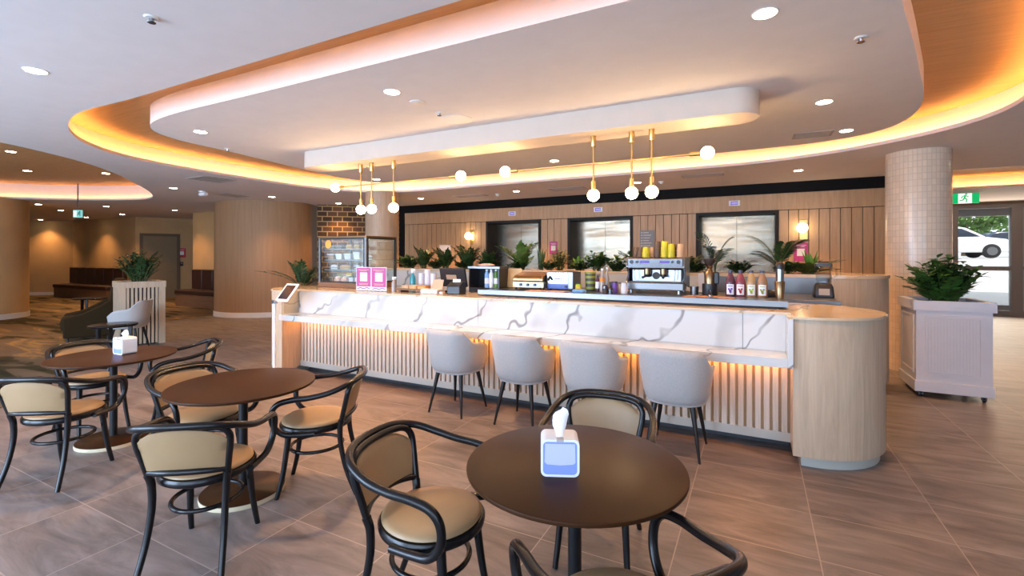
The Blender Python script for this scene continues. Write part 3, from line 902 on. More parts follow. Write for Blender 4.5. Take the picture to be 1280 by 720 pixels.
# stone top: one slab over everything
top = [(-5.62, 4.39), (0.25, 4.39), (0.25, 4.14)] + half_disc(0.32, 4.75, 0.612, 1) + [(0.25, 5.362), (0.25, 5.74), (-5.62, 5.74)] + list(reversed(half_disc(-5.62, 4.75, 0.612, -1)))
obj('top_slab', B(MB().prism(ccw(top), 1.122, 1.142)), 'stone_top', bar, smooth=35)

# stainless work bench standing on the slab
bench = thing('stainless_bench', 'stainless steel work bench top behind the marble front', 'work bench', (-1.3, 5.15, 1.142))
def W(mb):
    return mb.move(1.3, -5.15, -1.142)
obj('bench_top', W(MB().box(-2.85, 0.245, 4.66, 5.70, 1.165, 1.20)), 'steel', bench, smooth=0, bevel=0.006)
obj('rim', W(MB().box(-2.85, 0.245, 4.64, 4.66, 1.162, 1.212)), 'steel', bench, smooth=0)
obj('support', W(MB().box(-2.80, 0.19, 4.72, 5.62, 1.1425, 1.166)), 'kick', bench, smooth=0)

# return leg towards the back counter
ret = thing('return_bench', 'stainless return bench carrying the blender', 'work bench', (0.35, 6.2, 0))
obj('cabinet', MB().box(-0.28, 0.40, -0.42, 0.46, 0.0, 1.10), 'oak', ret, smooth=0)
obj('bench_top', MB().box(-0.30, 0.42, -0.44, 0.47, 1.10, 1.14), 'steel', ret, smooth=0, bevel=0.004)

# back counter with planter trough
bc = thing('back_counter', 'tall oak back counter with marble splash and rounded end', 'counter', (-2.3, 7.3, 0))
def K(mb):
    return mb.move(2.3, -7.3, 0)
bend = [(0.80, 6.72)] + half_disc(0.87, 7.30, 0.58, 1) + [(0.80, 7.88)]
e = obj('rounded_end', K(MB().prism(ccw(bend), 0.085, 1.35)), 'oak', bc, smooth=35)
obj('plinth', K(MB().prism(ccw([(1.0 + (x - 1.0) * 0.87, 7.3 + (y - 7.3) * 0.9) for x, y in bend]), 0.0, 0.09)), 'kick', e, smooth=35)
obj('cabinet', K(MB().box(-6.6, 0.80, 6.94, 7.86, 0.0, 1.33)), 'oak', bc, smooth=0)
obj('splashback', K(MB().box(-6.6, -0.62, 6.90, 6.938, 0.95, 1.33)), 'marble', bc, smooth=0)
obj('steel_splash', K(MB().box(-0.618, 0.79, 6.90, 6.938, 0.95, 1.33)), 'steel', bc, smooth=0)
tp = [(-6.6, 6.88), (0.80, 6.88), (0.80, 6.71)] + half_disc(0.87, 7.30, 0.592, 1) + [(0.80, 7.89), (-6.6, 7.89)]
vs, fs = holed(ccw(tp), [list(reversed(rrect(-6.4, 0.70, 7.08, 7.62, 0.03, 2)))], 1.37)
t_ = MB().add(vs, fs)
t_.strip(ccw(tp), 1.33, 1.37)
t_.strip(rrect(-6.4, 0.70, 7.08, 7.62, 0.03, 2), 1.331, 1.37)
obj('top_slab', K(t_), 'stone_top', bc, smooth=35)
so = obj('soil', K(MB().box(-6.4, 0.70, 7.08, 7.62, 1.332, 1.355)), 'soil', bc, smooth=0)
so['kind'] = 'stuff'
obj('work_shelf', K(MB().box(-6.5, -0.1, 6.35, 6.90, 0.91, 0.95)), 'steel', bc, smooth=0)
obj('lower_cabinet', K(MB().box(-6.5, -0.1, 6.40, 6.94, 0.0, 0.91)), 'oak', bc, smooth=0)

# ================================================================== TABLES AND CHAIRS
def make_table(label, x, y, rz=0):
    t = thing('cafe_table', label, 'table', (x, y, 0), rz, 'round cafe tables')
    obj('tabletop', MB().lathe([(0, 0.718), (0.435, 0.718), (0.448, 0.724), (0.45, 0.732), (0.448, 0.738), (0.44, 0.740), (0, 0.740)], n=72), 'table', t)
    obj('support_plate', MB().lathe([(0, 0.704), (0.15, 0.704), (0.15, 0.718), (0, 0.718)], n=32), 'black_metal', t)
    obj('column', MB().lathe([(0, 0.03), (0.028, 0.03), (0.028, 0.704), (0, 0.704)], n=24), 'black_metal', t)
    b = obj('base', MB().lathe([(0, 0.026), (0.25, 0.026), (0.255, 0.030), (0.25, 0.034), (0.05, 0.036), (0.03, 0.05), (0, 0.05)], n=56), 'table', t)
    rim = obj('rim', MB().lathe([(0, 0.0), (0.256, 0.0), (0.258, 0.013), (0.256, 0.026), (0, 0.026)], n=56), 'edge_cream', b)
    return t
T1, T2, T3 = (-4.94, 2.03), (-3.08, 1.99), (-0.67, 1.86)
tb = make_table('dark round cafe table carrying a napkin box, near the carpet', *T1)
remember(tb)
dup(tb, (*T2, 0), 0.3, 'dark round cafe table with a bare top')
dup(tb, (*T3, 0), 0.7, 'large looking dark round cafe table with a window fronted napkin box, nearest the viewer')

def mirror(pts):
    return [(-p[0], *p[1:]) for p in pts]

def make_bentwood(label):
    t = thing('bentwood_armchair', label, 'armchair', (0, 0, 0), 0, 'bentwood cafe armchairs')
    # seat: ring and domed pad
    def so_(r):   # slightly broader in front
        return [(r * math.sin(a) * (1.0 + 0.05 * math.cos(a)), r * math.cos(a)) for a in [2 * PI * i / 48 for i in range(48)]]
    ring = []
    for r, z in ((0.222, 0.425), (0.232, 0.432), (0.234, 0.452), (0.226, 0.464), (0.205, 0.464)):
        ring.append([(x, y, z) for x, y in so_(r)])
    ring.reverse()
    obj('seat_ring', MB().loft([ring[-1]] + list(reversed(ring[:-1])), True, True), 'black_wood', t, smooth=50)
    pad = [[(x, y, z) for x, y in so_(r)] for r, z in ((0.212, 0.4642), (0.219, 0.470), (0.217, 0.480), (0.200, 0.489), (0.15, 0.495), (0.08, 0.497), (0.02, 0.498))]
    obj('seat', MB().loft(pad, True, True), 'tan', t, smooth=60)
    for s in (-1, 1):
        fl = cat([(s * 0.155, 0.135, 0.44), (s * 0.162, 0.150, 0.30), (s * 0.172, 0.172, 0.14), (s * 0.182, 0.205, 0.0)], 6)
        obj('leg', MB().tube(fl, [0.0215 - 0.0075 * i / (len(fl) - 1) for i in range(len(fl))], 12), 'black_wood', t, smooth=60)
        rl = cat([(s * 0.195, -0.300, 0.0), (s * 0.180, -0.235, 0.16), (s * 0.172, -0.198, 0.32), (s * 0.176, -0.192, 0.44), (s * 0.186, -0.203, 0.50)], 6)
        obj('leg', MB().tube(rl, [0.0145 + 0.0055 * i / (len(rl) - 1) for i in range(len(rl))], 12), 'black_wood', t, smooth=60)
    # back frame: from the rear legs up and over
    half = [(0.186, -0.203, 0.50), (0.200, -0.222, 0.58), (0.214, -0.240, 0.655), (0.214, -0.252, 0.705), (0.185, -0.268, 0.742), (0.115, -0.287, 0.757)]
    fr = cat(half + [(0.0, -0.296, 0.760)] + list(reversed(mirror(half))), 7)
    obj('back_frame', MB().tube(fr, 0.0165, 12), 'black_wood', t, smooth=60)
    low = cat([(0.188, -0.205, 0.512), (0.10, -0.246, 0.522), (0.0, -0.258, 0.525), (-0.10, -0.246, 0.522), (-0.188, -0.205, 0.512)], 7)
    obj('back_rail', MB().tube(low, 0.0155, 12), 'black_wood', t, smooth=60)
    # upholstered panel between frame and rail
    rows = 9; cols = 13
    gf = []; gb = []
    for j in range(rows):
        v = j / (rows - 1)
        z = 0.528 + v * 0.222
        hw = 0.183 + 0.030 * min(1, v * 1.5) - (0.075 * max(0, (v - 0.62) / 0.38) ** 2.2)
        a = []; b = []
        for i in range(cols):
            u = -1 + 2 * i / (cols - 1)
            x = u * hw
            y = -0.207 - 0.055 * v - 0.043 * (1 - (x / 0.215) ** 2)
            zz = z - 0.02 * (u * u) * (1 if v > 0.5 else -0.0) * v
            edge_ = min(1 - abs(u), v, 1 - v)
            puff = 0.006 + 0.010 * min(1, edge_ * 5) ** 0.5
            a.append((x, y + puff, zz)); b.append((x, y - puff * 0.6, zz))
        gf.append(a); gb.append(b)
    pm = MB()
    V = [p for r in gf for p in r] + [p for r in gb for p in r]
    F = []
    o_ = rows * cols
    for j in range(rows - 1):
        for i in range(cols - 1):
            k = j * cols + i
            F.append((k + 1, k, k + cols, k + cols + 1))
            F.append((o_ + k, o_ + k + 1, o_ + k + cols + 1, o_ + k + cols))
    per = [i for i in range(cols)] + [j * cols + cols - 1 for j in range(1, rows)] + [(rows - 1) * cols + i for i in range(cols - 2, -1, -1)] + [j * cols for j in range(rows - 2, 0, -1)]
    for q in range(len(per)):
        a, b = per[q], per[(q + 1) % len(per)]
        F.append((a, b, o_ + b, o_ + a))
    pm.add(V, F)
    obj('backrest', pm, 'tan', t, smooth=60)
    # arm loop: along the seat side, up, back and round behind the back
    h = [(0.236, -0.045, 0.437), (0.244, 0.06, 0.437), (0.256, 0.145, 0.452), (0.268, 0.200, 0.515), (0.278, 0.205, 0.60), (0.286, 0.165, 0.655), (0.290, 0.08, 0.678), (0.290, -0.03, 0.688), (0.280, -0.14, 0.710), (0.240, -0.243, 0.745), (0.150, -0.305, 0.768)]
    loop = cat(h + [(0.0, -0.328, 0.774)] + list(reversed(mirror(h))), 7)
    obj('arm_rail', MB().tube(loop, 0.0180, 12), 'black_wood', t, smooth=60)
    st = [(0.166 * math.sin(a), 0.005 + 0.160 * math.cos(a) - (0.02 if math.cos(a) < 0 else 0) * abs(math.cos(a)), 0.285) for a in [2 * PI * i / 40 for i in range(40)]]
    obj('stretcher', MB().tube(st, 0.0120, 8, closed=True), 'black_wood', t, smooth=60)
    return t
ch = make_bentwood('black bentwood armchair with its tan back to the carpet, behind the napkin box table')
ch.location = (-5.41, 2.08, 0); ch.rotation_euler = (0, 0, face(1, -0.02))
remember(ch)
for (x, y, fx, fy, lb) in (
    (-4.52, 1.56, -0.53, 0.85, 'black bentwood armchair seen from behind at the table near the carpet'),
    (-4.78, 2.47, -0.40, -0.92, 'black bentwood armchair between the napkin box table and the slatted counter'),
    (-2.68, 1.53, -0.585, 0.81, 'black bentwood armchair seen from behind at the bare table'),
    (-3.52, 1.98, 1.0, -0.03, 'black bentwood armchair squeezed between the bare table and the napkin box table'),
    (-2.74, 2.30, -0.80, -0.60, 'black bentwood armchair at the bare table with its back to the marble counter'),
    (-1.27, 1.68, 1.0, 0.10, 'black bentwood armchair showing its whole tan seat, facing the large front table'),
    (-0.76, 2.47, 0.13, -0.99, 'black bentwood armchair between the front table and the grey tub chairs, facing the viewer'),
    (-0.380, 1.465, -0.72, 0.69, 'black bentwood armchair cut off by the bottom of the view, behind the front table'),
):
    dup(ch, (x, y, 0), face(fx, fy), lb)

def make_tub(label, name='tub_chair', mat='fabric'):
    t = thing(name, label, 'tub chair', (0, 0, 0), 0, 'grey tub chairs along the bar')
    # shell: front is +y. angle measured from the back (-y)
    N = 40; J = 9
    A = math.radians(128)
    def prof(a):
        d = abs(a)
        k = min(1, max(0, (d - math.radians(42)) / math.radians(40)))
        k = k * k * (3 - 2 * k)
        top = 0.852 - 0.135 * k
        k2 = min(1, max(0, (d - math.radians(82)) / math.radians(46)))
        return top - 0.10 * k2 * k2
    def ring_pt(a, r):
        ex = 2.6
        c, s_ = math.cos(a), math.sin(a)
        x = r * 1.06 * math.copysign(abs(s_) ** (2 / ex), s_)
        y = -r * 1.10 * math.copysign(abs(c) ** (2 / ex), c)
        return x, y
    outer_, inner_ = [], []
    for i in range(N + 1):
        a = -A + 2 * A * i / N
        top = prof(a)
        co, ci = [], []
        for j in range(J + 1):
            v = j / J
            z = 0.415 + (top - 0.415) * v
            lean = 0.215 + 0.060 * (v ** 0.6)
            if j == 0: lean -= 0.02
            x, y = ring_pt(a, lean)
            co.append((x, y - 0.012 * v, z))
            x2, y2 = ring_pt(a, lean - 0.042 + 0.012 * v)
            ci.append((x2, y2 - 0.012 * v, z if j < J else z))
        outer_.append(co); inner_.append(ci)
    V = []; F = []
    m = J + 1
    for c in outer_ + inner_:
        V += c
    oI = (N + 1) * m
    # rounded rim points
    rim = []
    for i in range(N + 1):
        p, q = Vector(outer_[i][J]), Vector(inner_[i][J])
        rim.append(tuple((p + q) / 2 + Vector((0, 0, 0.014))))
    oR = len(V); V += rim
    for i in range(N):
        for j in range(J):
            k = i * m + j
            F.append((k, k + m, k + m + 1, k + 1))
            k += oI
            F.append((k, k + 1, k + m + 1, k + m))
        a, b = i * m + J, (i + 1) * m + J
        F.append((a, b, oR + i + 1, oR + i))
        F.append((oR + i, oR + i + 1, oI + b, oI + a))
        F.append((i * m, oI + i * m, oI + (i + 1) * m, (i + 1) * m))
    for i in (0, N):
        for j in range(J):
            q = (i * m + j, i * m + j + 1, oI + i * m + j + 1, oI + i * m + j)
            F.append(q if i == 0 else q[::-1])
        q = (i * m + J, oR + i, oI + i * m + J)
        F.append(q if i == 0 else q[::-1])
    obj('shell', MB().add(V, F), mat, t, smooth=60)
    def sq(r, z, yo=0.0, ys=1.0):
        return [(ring_pt(2 * PI * k / 40, r)[0], ring_pt(2 * PI * k / 40, r)[1] * ys + yo, z) for k in range(40)]
    obj('seat_base', MB().loft([sq(0.19, 0.405, 0.02), sq(0.222, 0.418, 0.02), sq(0.222, 0.455, 0.02)], True, True), mat, t, smooth=60)
    obj('seat', MB().loft([sq(0.19, 0.452, 0.03), sq(0.212, 0.462, 0.03), sq(0.214, 0.485, 0.03), sq(0.20, 0.503, 0.03), sq(0.14, 0.51, 0.03), sq(0.03, 0.512, 0.03)], True, True), mat, t, smooth=60)
    for sx in (-1, 1):
        for sy in (-1, 1):
            obj('leg', MB().tube([(sx * 0.14, sy * 0.14, 0.42), (sx * 0.145, sy * 0.145, 0.40), (sx * 0.205, sy * 0.22, 0.008), (sx * 0.205, sy * 0.22, 0.0)], [0.022, 0.022, 0.010, 0.0095], 12), 'dark_leg', t, smooth=50)
    return t
tub = make_tub('grey tub chair at the bar, first from the tablet stand')
tub.location = (-2.76, 4.10, 0); tub.rotation_euler = (0, 0, face(0.05, 1))
remember(tub)
for x, rz, lb in ((-1.99, 0.04, 'grey tub chair at the bar, second from the tablet stand'), (-1.29, 0.03, 'grey tub chair at the bar, third from the tablet stand'), (-0.585, 0.02, 'grey tub chair at the bar beside the rounded oak end')):
    dup(tub, (x, 4.10, 0), face(rz, 1), lb)

# ---- napkin boxes
def napkin_box(label, x, y, z, rz, sheet):
    t = thing('napkin_dispenser', label, 'napkin box', (x, y, z), rz, None)
    w, d, h = 0.075, 0.055, 0.145
    poly = [(px, pz) for px, pz in rrect(-w, w, 0.0, h, 0.022, 5)]
    obj('case', MB().prism_y(poly, -d, d), 'white_plastic', t, smooth=35, bevel=0.003)
    inner = [(px, pz) for px, pz in rrect(-w + 0.009, w - 0.009, 0.009, h - 0.009, 0.016, 5)]
    fr_ = MB(); n = len(poly)
    fr_.add([(x_, -d - 0.004, z_) for x_, z_ in poly] + [(x_, -d - 0.004, z_) for x_, z_ in inner], [(i, (i + 1) % n, n + (i + 1) % n, n + i) for i in range(n)])
    fr_.add([(x_, -d, z_) for x_, z_ in poly] + [(x_, -d - 0.004, z_) for x_, z_ in poly], [(i, (i + 1) % n, n + (i + 1) % n, n + i) for i in range(n)])
    obj('frame', fr_, 'white_plastic', t, smooth=35)
    wn = obj('window', MB().prism_y(inner, -d - 0.003, -d - 0.0005), 'win_blue', t, smooth=0)
    obj('napkin_stack', MB().prism_y([(-0.060, 0.056), (-0.05, 0.048), (0.0, 0.045), (0.05, 0.049), (0.060, 0.056), (0.058, 0.128), (-0.058, 0.128)], -d - 0.0042, -d - 0.0028), 'stack_lavender', wn, smooth=0)
    obj('slot', MB().box(-0.014, 0.014, -d - 0.0048, -0.035, h - 0.010, h + 0.0012), 'grille', t, smooth=0)
    # crumpled napkin pulled through the top
    rows = []
    for k, (z_, r1, r2, ox, oy) in enumerate(sheet):
        rows.append([(ox + r1 * math.cos(a) * (1 + 0.16 * math.sin(3 * a + 0.6 * k)), oy + r2 * math.sin(a) * (1 + 0.25 * math.sin(2 * a + 1.3 * k)), h - 0.005 + z_ + (0.014 * math.sin(a + 0.8) + 0.004 * math.sin(3 * a) if k > 2 else 0)) for a in [2 * PI * i / 18 for i in range(18)]])
    obj('napkin', MB().loft(rows, True, True), 'tissue', t, smooth=28)
    return t
napkin_box('white napkin box with a tall twisted napkin on the front table', -0.70, 1.765, 0.740, math.radians(24), [(0, 0.016, 0.008, 0, -0.025), (0.012, 0.013, 0.008, 0, -0.02), (0.04, 0.026, 0.011, -0.004, -0.005), (0.075, 0.032, 0.012, 0.0, 0.004), (0.088, 0.027, 0.008, 0.004, 0.006), (0.094, 0.014, 0.004, 0.004, 0.006)])
napkin_box('white napkin box with a flopped napkin on the table near the carpet', -4.95, 2.12, 0.740, 0.05, [(0, 0.020, 0.008, 0, -0.01), (0.010, 0.024, 0.012, 0, 0), (0.03, 0.045, 0.022, -0.004, 0.0), (0.045, 0.046, 0.018, -0.012, 0.0), (0.052, 0.025, 0.010, -0.02, 0.0)])

# ================================================================== LIGHT FITTINGS
def chandelier(label, x0, x1, drops, y):
    zc, zr, zb = 2.875, 2.585, 2.245
    xm = (x0 + x1) / 2
    t = thing('brass_pendant', label, 'pendant light', (xm, y, zc), 0, 'brass bar pendants')
    def Q(mb): return mb.move(-xm, -y, -zc)
    obj('rod', Q(MB().cyl((x0 + 0.06, y, zr), (x1 - 0.06, y, zr), 0.0075, n=12)), 'brass', t)
    for x, s in ((x0, 1), (x1, -1)):
        obj('socket', Q(MB().cyl((x + s * 0.05, y, zr), (x + s * 0.16, y, zr), 0.020, n=16)), 'brass', t)
        obj('bulb', Q(MB().sphere((x, y, zr), 0.062)), 'bulb', t, smooth=80)
    for x in drops:
        yy = y + 0.0
        obj('ceiling_cup', Q(MB().lathe([(0, zc - 0.115), (0.026, zc - 0.115), (0.028, zc - 0.11), (0.028, zc)], (x, yy, 0), 20)), 'brass', t)
        obj('stem', Q(MB().cyl((x, yy, zc - 0.11), (x, yy, zb + 0.12), 0.0095, n=12)), 'brass', t)
        obj('socket', Q(MB().lathe([(0, zb + 0.045), (0.024, zb + 0.045), (0.024, zb + 0.15), (0.010, zb + 0.155), (0, zb + 0.155)], (x, yy, 0), 18)), 'brass', t)
        obj('bulb', Q(MB().sphere((x, yy, zb), 0.064)), 'bulb', t, smooth=80)
    return t
chandelier('brass pendant with five globes hung nearer the cake cabinet', -5.38, -3.22, (-4.88, -4.68, -4.29), 4.845)
chandelier('brass pendant with five globes hung above the coffee machine side', -2.6, -0.41, (-1.535, -1.13, -0.93), 4.845)

dl = None
def downlight(x, y, z, label, w=1.0):
    global dl
    if dl is None:
        dl = thing('downlight', label, 'downlight', (x, y, z), 0, 'recessed ceiling downlights')
        obj('ring', MB().lathe([(0.066, -0.004), (0.076, -0.004), (0.078, 0.0), (0.066, 0.0)], n=28), 'ring', dl)
        obj('lens', MB().lathe([(0, -0.006), (0.066, -0.006), (0.066, -0.0005), (0, -0.0005)], n=28), 'lens', dl)
        remember(dl)
    else:
        dup(dl, (x, y, z), 0, label)
    lamp('downlight_beam', 'SPOT', (x, y, z - 0.02), (0, 0, 0), DOWN_W * w, WARM, spot_size=math.radians(105), spot_blend=0.8, shadow_soft_size=0.05)
for x, y, lb in ((-5.95, 3.31, 'downlight in the floating panel, corner nearest the lounge'), (-2.95, 3.31, 'downlight in the floating panel beside the two grey ceiling discs'), (0.05, 3.30, 'brightest downlight at the top edge of the view'),
                 (0.59, 5.46, 'downlight in the floating panel just past the canopy tip'), (0.96, 6.83, 'downlight in the floating panel beside the square air grille'), (-6.58, 6.94, 'downlight in the floating panel seen under the canopy by the left pendant'), (-2.82, 6.89, 'downlight in the floating panel seen between the two pendants')):
    downlight(x, y, ZI, lb, 2.5 if x < -1 else 1.0)
for x, y, lb in ((-5.0, 1.55, 'downlight alone in the white ceiling at the near corner'), (-11.02, 5.58, 'downlight beside the ceiling camera'), (-10.52, 7.52, 'downlight over the curved timber wall'),
                 (-10.2, 9.3, 'downlight washing the brick wall'), (-7.49, 9.46, 'downlight beside the timber column top'), (-4.76, 9.39, 'downlight in front of the first lift'), (-2.07, 9.37, 'downlight in front of the middle lift'), (0.64, 9.31, 'downlight in front of the last lift, by the mosaic column'),
                 (-16.32, 8.3, 'downlight washing the small banquette'), (-16.86, 6.75, 'downlight at the tip of the oval recess'), (-19.62, 6.68, 'downlight beside the hanging exit sign'), (-25.31, 8.0, 'downlight over the far lounge alcove'), (-22.25, 8.3, 'downlight over the long banquette'), (-19.6, 8.3, 'downlight washing the wall by the lounge door'),
                 (-17.86, 5.6, 'downlight at the edge of the lounge column'), (4.6, 6.6, 'added unseen downlight over the walkway towards the entrance'), (3.6, 9.0, 'added unseen downlight over the walkway behind the panelled planter')):  # both walkway downlights are unseen additions that brighten the soffit and mosaic column
    downlight(x, y, ZS, lb, 1.1 if x < -16 else (3.2 if (y > 9 and x > -9) else (1.7 if x > 2.5 else 1.0)))
for x, y, lb in ((-11.71, 3.31, 'downlight inside the oval recess beside the smoke sensor'), (-14.03, 4.22, 'downlight in the middle of the oval recess'), (-12.91, 5.16, 'downlight inside the oval recess near its tip')):
    downlight(x, y, 3.45, lb)

# wall sconces
def sconce(label, x, z):
    t = thing('wall_sconce', label, 'wall light', (x, YW, z), 0, 'globe wall lights')
    obj('back_plate', MB().box(-0.03, 0.10, -0.02, 0.0, -0.22, 0.16), 'brass', t, smooth=0, bevel=0.004)
    obj('arm', MB().cyl((0.0, -0.02, 0.0), (0.0, -0.08, 0.0), 0.03), 'brass', t)
    obj('globe', MB().sphere((0.0, -0.14, 0.0), 0.095), 'sconce_bulb', t, smooth=80)
sconce('brass wall light with a glowing globe beside the first lift', -6.78, 2.13)
sconce('brass wall light with a glowing globe beside the last lift', 0.79, 2.14)

# ceiling fixtures
def grille(name, label, x, y, z, w, d, rz=0, slots=5):
    t = thing(name, label, 'air vent', (x, y, z), rz, 'ceiling air grilles')
    obj('frame', MB().box(-w / 2, w / 2, -d / 2, -d / 2 + 0.03, -0.008, 0).box(-w / 2, w / 2, d / 2 - 0.03, d / 2, -0.008, 0).box(-w / 2, -w / 2 + 0.03, -d / 2 + 0.03, d / 2 - 0.03, -0.008, 0).box(w / 2 - 0.03, w / 2, -d / 2 + 0.03, d / 2 - 0.03, -0.008, 0), 'grille', t, smooth=0)
    obj('back', MB().box(-w / 2 + 0.03, w / 2 - 0.03, -d / 2 + 0.03, d / 2 - 0.03, -0.002, 0), 'grille_dark', t, smooth=0)
    sm = MB()
    for i in range(slots):
        yy = -d / 2 + 0.03 + (i + 0.5) * (d - 0.06) / slots
        sm.box(-w / 2 + 0.03, w / 2 - 0.03, yy - 0.3 * (d - 0.06) / slots, yy + 0.3 * (d - 0.06) / slots, -0.007, -0.002)
    obj('louvre', sm, 'grille', t, smooth=0)
grille('air_grille', 'square air grille in the floating ceiling panel', 0.62, 6.86, ZI, 0.42, 0.30)
grille('air_grille', 'dark air grille in the soffit near the curved timber wall', -9.12, 5.28, ZS, 0.60, 0.60)
grille('air_grille', 'air grille in the soffit over the curved timber wall', -11.09, 6.89, ZS, 0.60, 0.60)
grille('air_grille', 'air grille in front of the first lift', -6.09, 9.6, ZS, 0.80, 0.30)
grille('air_grille', 'air grille in front of the middle lift', -3.6, 9.55, ZS, 0.80, 0.40)
grille('air_grille', 'louvred air grille in front of the last lift', -0.85, 9.07, ZS, 0.70, 0.30)
def disc(name, label, cat_, x, y, z, r, mat='grille'):
    t = thing(name, label, cat_, (x, y, z))
    obj('grille', MB().lathe([(0, -0.006), (r * 0.92, -0.006), (r * 0.92, 0)], n=36), mat, t)
    obj('rim', MB().lathe([(r * 0.92, -0.009), (r, -0.006), (r, 0), (r * 0.92, 0)], n=36), 'ring', t)
disc('ceiling_speaker', 'larger pale round speaker in the floating ceiling panel', 'speaker', -2.91, 4.30, ZI, 0.17, 'ring')
disc('ceiling_speaker', 'smaller grey round speaker in the floating ceiling panel', 'speaker', -2.93, 3.65, ZI, 0.075)
def sprinkler(label, x, y, z):
    t = thing('sprinkler', label, 'sprinkler', (x, y, z), 0, 'ceiling sprinklers')
    obj('rosette', MB().lathe([(0, -0.008), (0.035, -0.008), (0.042, 0), (0, 0)], n=24), 'ring', t)
    obj('stem', MB().lathe([(0, -0.03), (0.010, -0.03), (0.014, -0.008), (0, -0.008)], n=16), 'chrome', t)
    obj('deflector', MB().lathe([(0, -0.034), (0.022, -0.034), (0.024, -0.031), (0, -0.030)], n=16), 'chrome', t)
sprinkler('sprinkler head in the white ceiling near the viewer', -3.26, 1.53, ZS)
sprinkler('sprinkler head between the two round ceiling speakers', -2.94, 4.02, ZI)
sprinkler('sprinkler head in the floating panel near its lounge end', -6.56, 4.01, ZI)
sprinkler('sprinkler head in the floating panel near its entrance end', 0.64, 3.97, ZI)
def dome(name, label, cat_, x, y, z, r):
    t = thing(name, label, cat_, (x, y, z))
    obj('base', MB().lathe([(0, -0.02), (r, -0.02), (r, 0), (0, 0)], n=24), 'ring', t)
    obj('dome', MB().lathe([(0, -0.02 - r * 0.6), (r * 0.45, -0.02 - r * 0.5), (r * 0.75, -0.02), (0, -0.02)], n=24), 'ring', t)
dome('smoke_detector', 'round smoke detector in front of the first lift', 'smoke detector', -5.35, 9.6, ZS, 0.06)
dome('smoke_detector', 'round smoke detector in front of the middle lift', 'smoke detector', -1.63, 9.45, ZS, 0.06)
dome('smoke_detector', 'round smoke detector inside the oval recess', 'smoke detector', -11.9, 3.0, 3.45, 0.06)
t = thing('ceiling_camera', 'white ceiling camera in the soffit near the curved timber wall', 'camera', (-11.0, 6.15, ZS))
obj('base', MB().lathe([(0, -0.03), (0.06, -0.03), (0.07, 0), (0, 0)], n=24), 'white_plastic', t)
obj('body', MB().cyl((-0.06, 0, -0.07), (0.16, 0, -0.07), 0.04), 'white_plastic', t)
obj('lens', MB().cyl((-0.075, 0, -0.07), (-0.06, 0, -0.07), 0.03), 'black_plastic', t)

# exit signs
def man(sc, ox, oz, y):         # running figure, drawn in x-z
    m = MB()
    m.lathe([(0, -0.002), (0.13 * sc, -0.002), (0.13 * sc, 0.002), (0, 0.002)], (ox + 0.12 * sc, y, oz + 0.78 * sc), 14, 'y')
    def limb(a, b, w):
        a = Vector(a) * sc; b = Vector(b) * sc; d = (b - a).normalized(); n = Vector((-d.y, d.x)) * w * sc
        m.prism_y([(ox + q.x, oz + q.y) for q in (a - n, b - n, b + n, a + n)], y - 0.002, y + 0.002)
    limb((0.05, 0.62), (-0.08, 0.18), 0.10); limb((-0.08, 0.2), (0.2, 0.0), 0.07); limb((0.2, 0.0), (0.12, -0.4), 0.06)
    limb((-0.08, 0.2), (-0.25, -0.1), 0.07); limb((-0.25, -0.1), (-0.6, -0.15), 0.06); limb((0.05, 0.58), (0.36, 0.36), 0.05); limb((0.05, 0.6), (-0.32, 0.42), 0.05); limb((-0.32, 0.42), (-0.4, 0.15), 0.05)
    return m
t = thing('exit_sign', 'green running man exit sign by the glass entrance', 'exit sign', (4.29, 14.5, 2.82), 0)
obj('board', MB().box(-0.30, 0.26, 0, 0.04, 0.0, 0.23), 'green_sign', t, smooth=0)
obj('white_field', MB().box(-0.11, 0.13, -0.006, 0.0, 0.0, 0.23), 'white_sign', t, smooth=0)
obj('running_figure', man(0.16, 0.01, 0.09, -0.008), 'green_sign', t, smooth=0)
obj('bracket', MB().box(-0.04, 0.0, 0.01, 0.03, 0.23, 0.232).box(-0.03, -0.01, 0.01, 0.03, 0.23, 0.23), 'steel', t, smooth=0)
t2 = thing('exit_sign', 'small pale lit running man exit sign hung over the lounge', 'exit sign', (-15.33, 5.54, 2.58), math.radians(35))
obj('board', MB().box(-0.10, 0.10, 0, 0.03, 0.0, 0.19), 'cyan_sign', t2, smooth=0)
obj('arrow_field', MB().box(-0.09, -0.02, -0.005, 0, 0.02, 0.17), 'white_sign', t2, smooth=0)
obj('running_figure', man(0.10, 0.045, 0.075, -0.006), 'cup_dark', t2, smooth=0)
obj('bracket', MB().box(-0.01, 0.01, 0.005, 0.025, 0.19, 0.87), 'steel', t2, smooth=0)

# lift displays, posters, board on the lift wall
for x, lb, ch_ in ((-5.53, 'purple floor display above the first lift', 'G'), (-3.27, 'purple floor display above the middle lift', 'G'), (-0.39, 'purple floor display above the last lift', 'G')):
    t = thing('floor_display', lb, 'display', (x, YW - 0.0, 2.685), 0, 'lift floor displays')
    obj('case', MB().box(-0.105, 0.105, -0.025, 0, -0.055, 0.055), 'white_plastic', t, smooth=0, bevel=0.004)
    s = obj('screen', MB().box(-0.07, 0.06, -0.028, -0.024, -0.038, 0.038), 'purple', t, smooth=0)
    g = MB()
    for q in (-0.035, 0.0, 0.035):
        g.box(q - 0.012, q - 0.007, -0.030, -0.027, -0.02, 0.02).box(q + 0.007, q + 0.012, -0.030, -0.027, -0.02, 0.02).box(q - 0.007, q + 0.007, -0.030, -0.027, 0.015, 0.02).box(q - 0.007, q + 0.007, -0.030, -0.027, -0.02, -0.015)
    obj('digits', g, 'glyph', s, smooth=0)
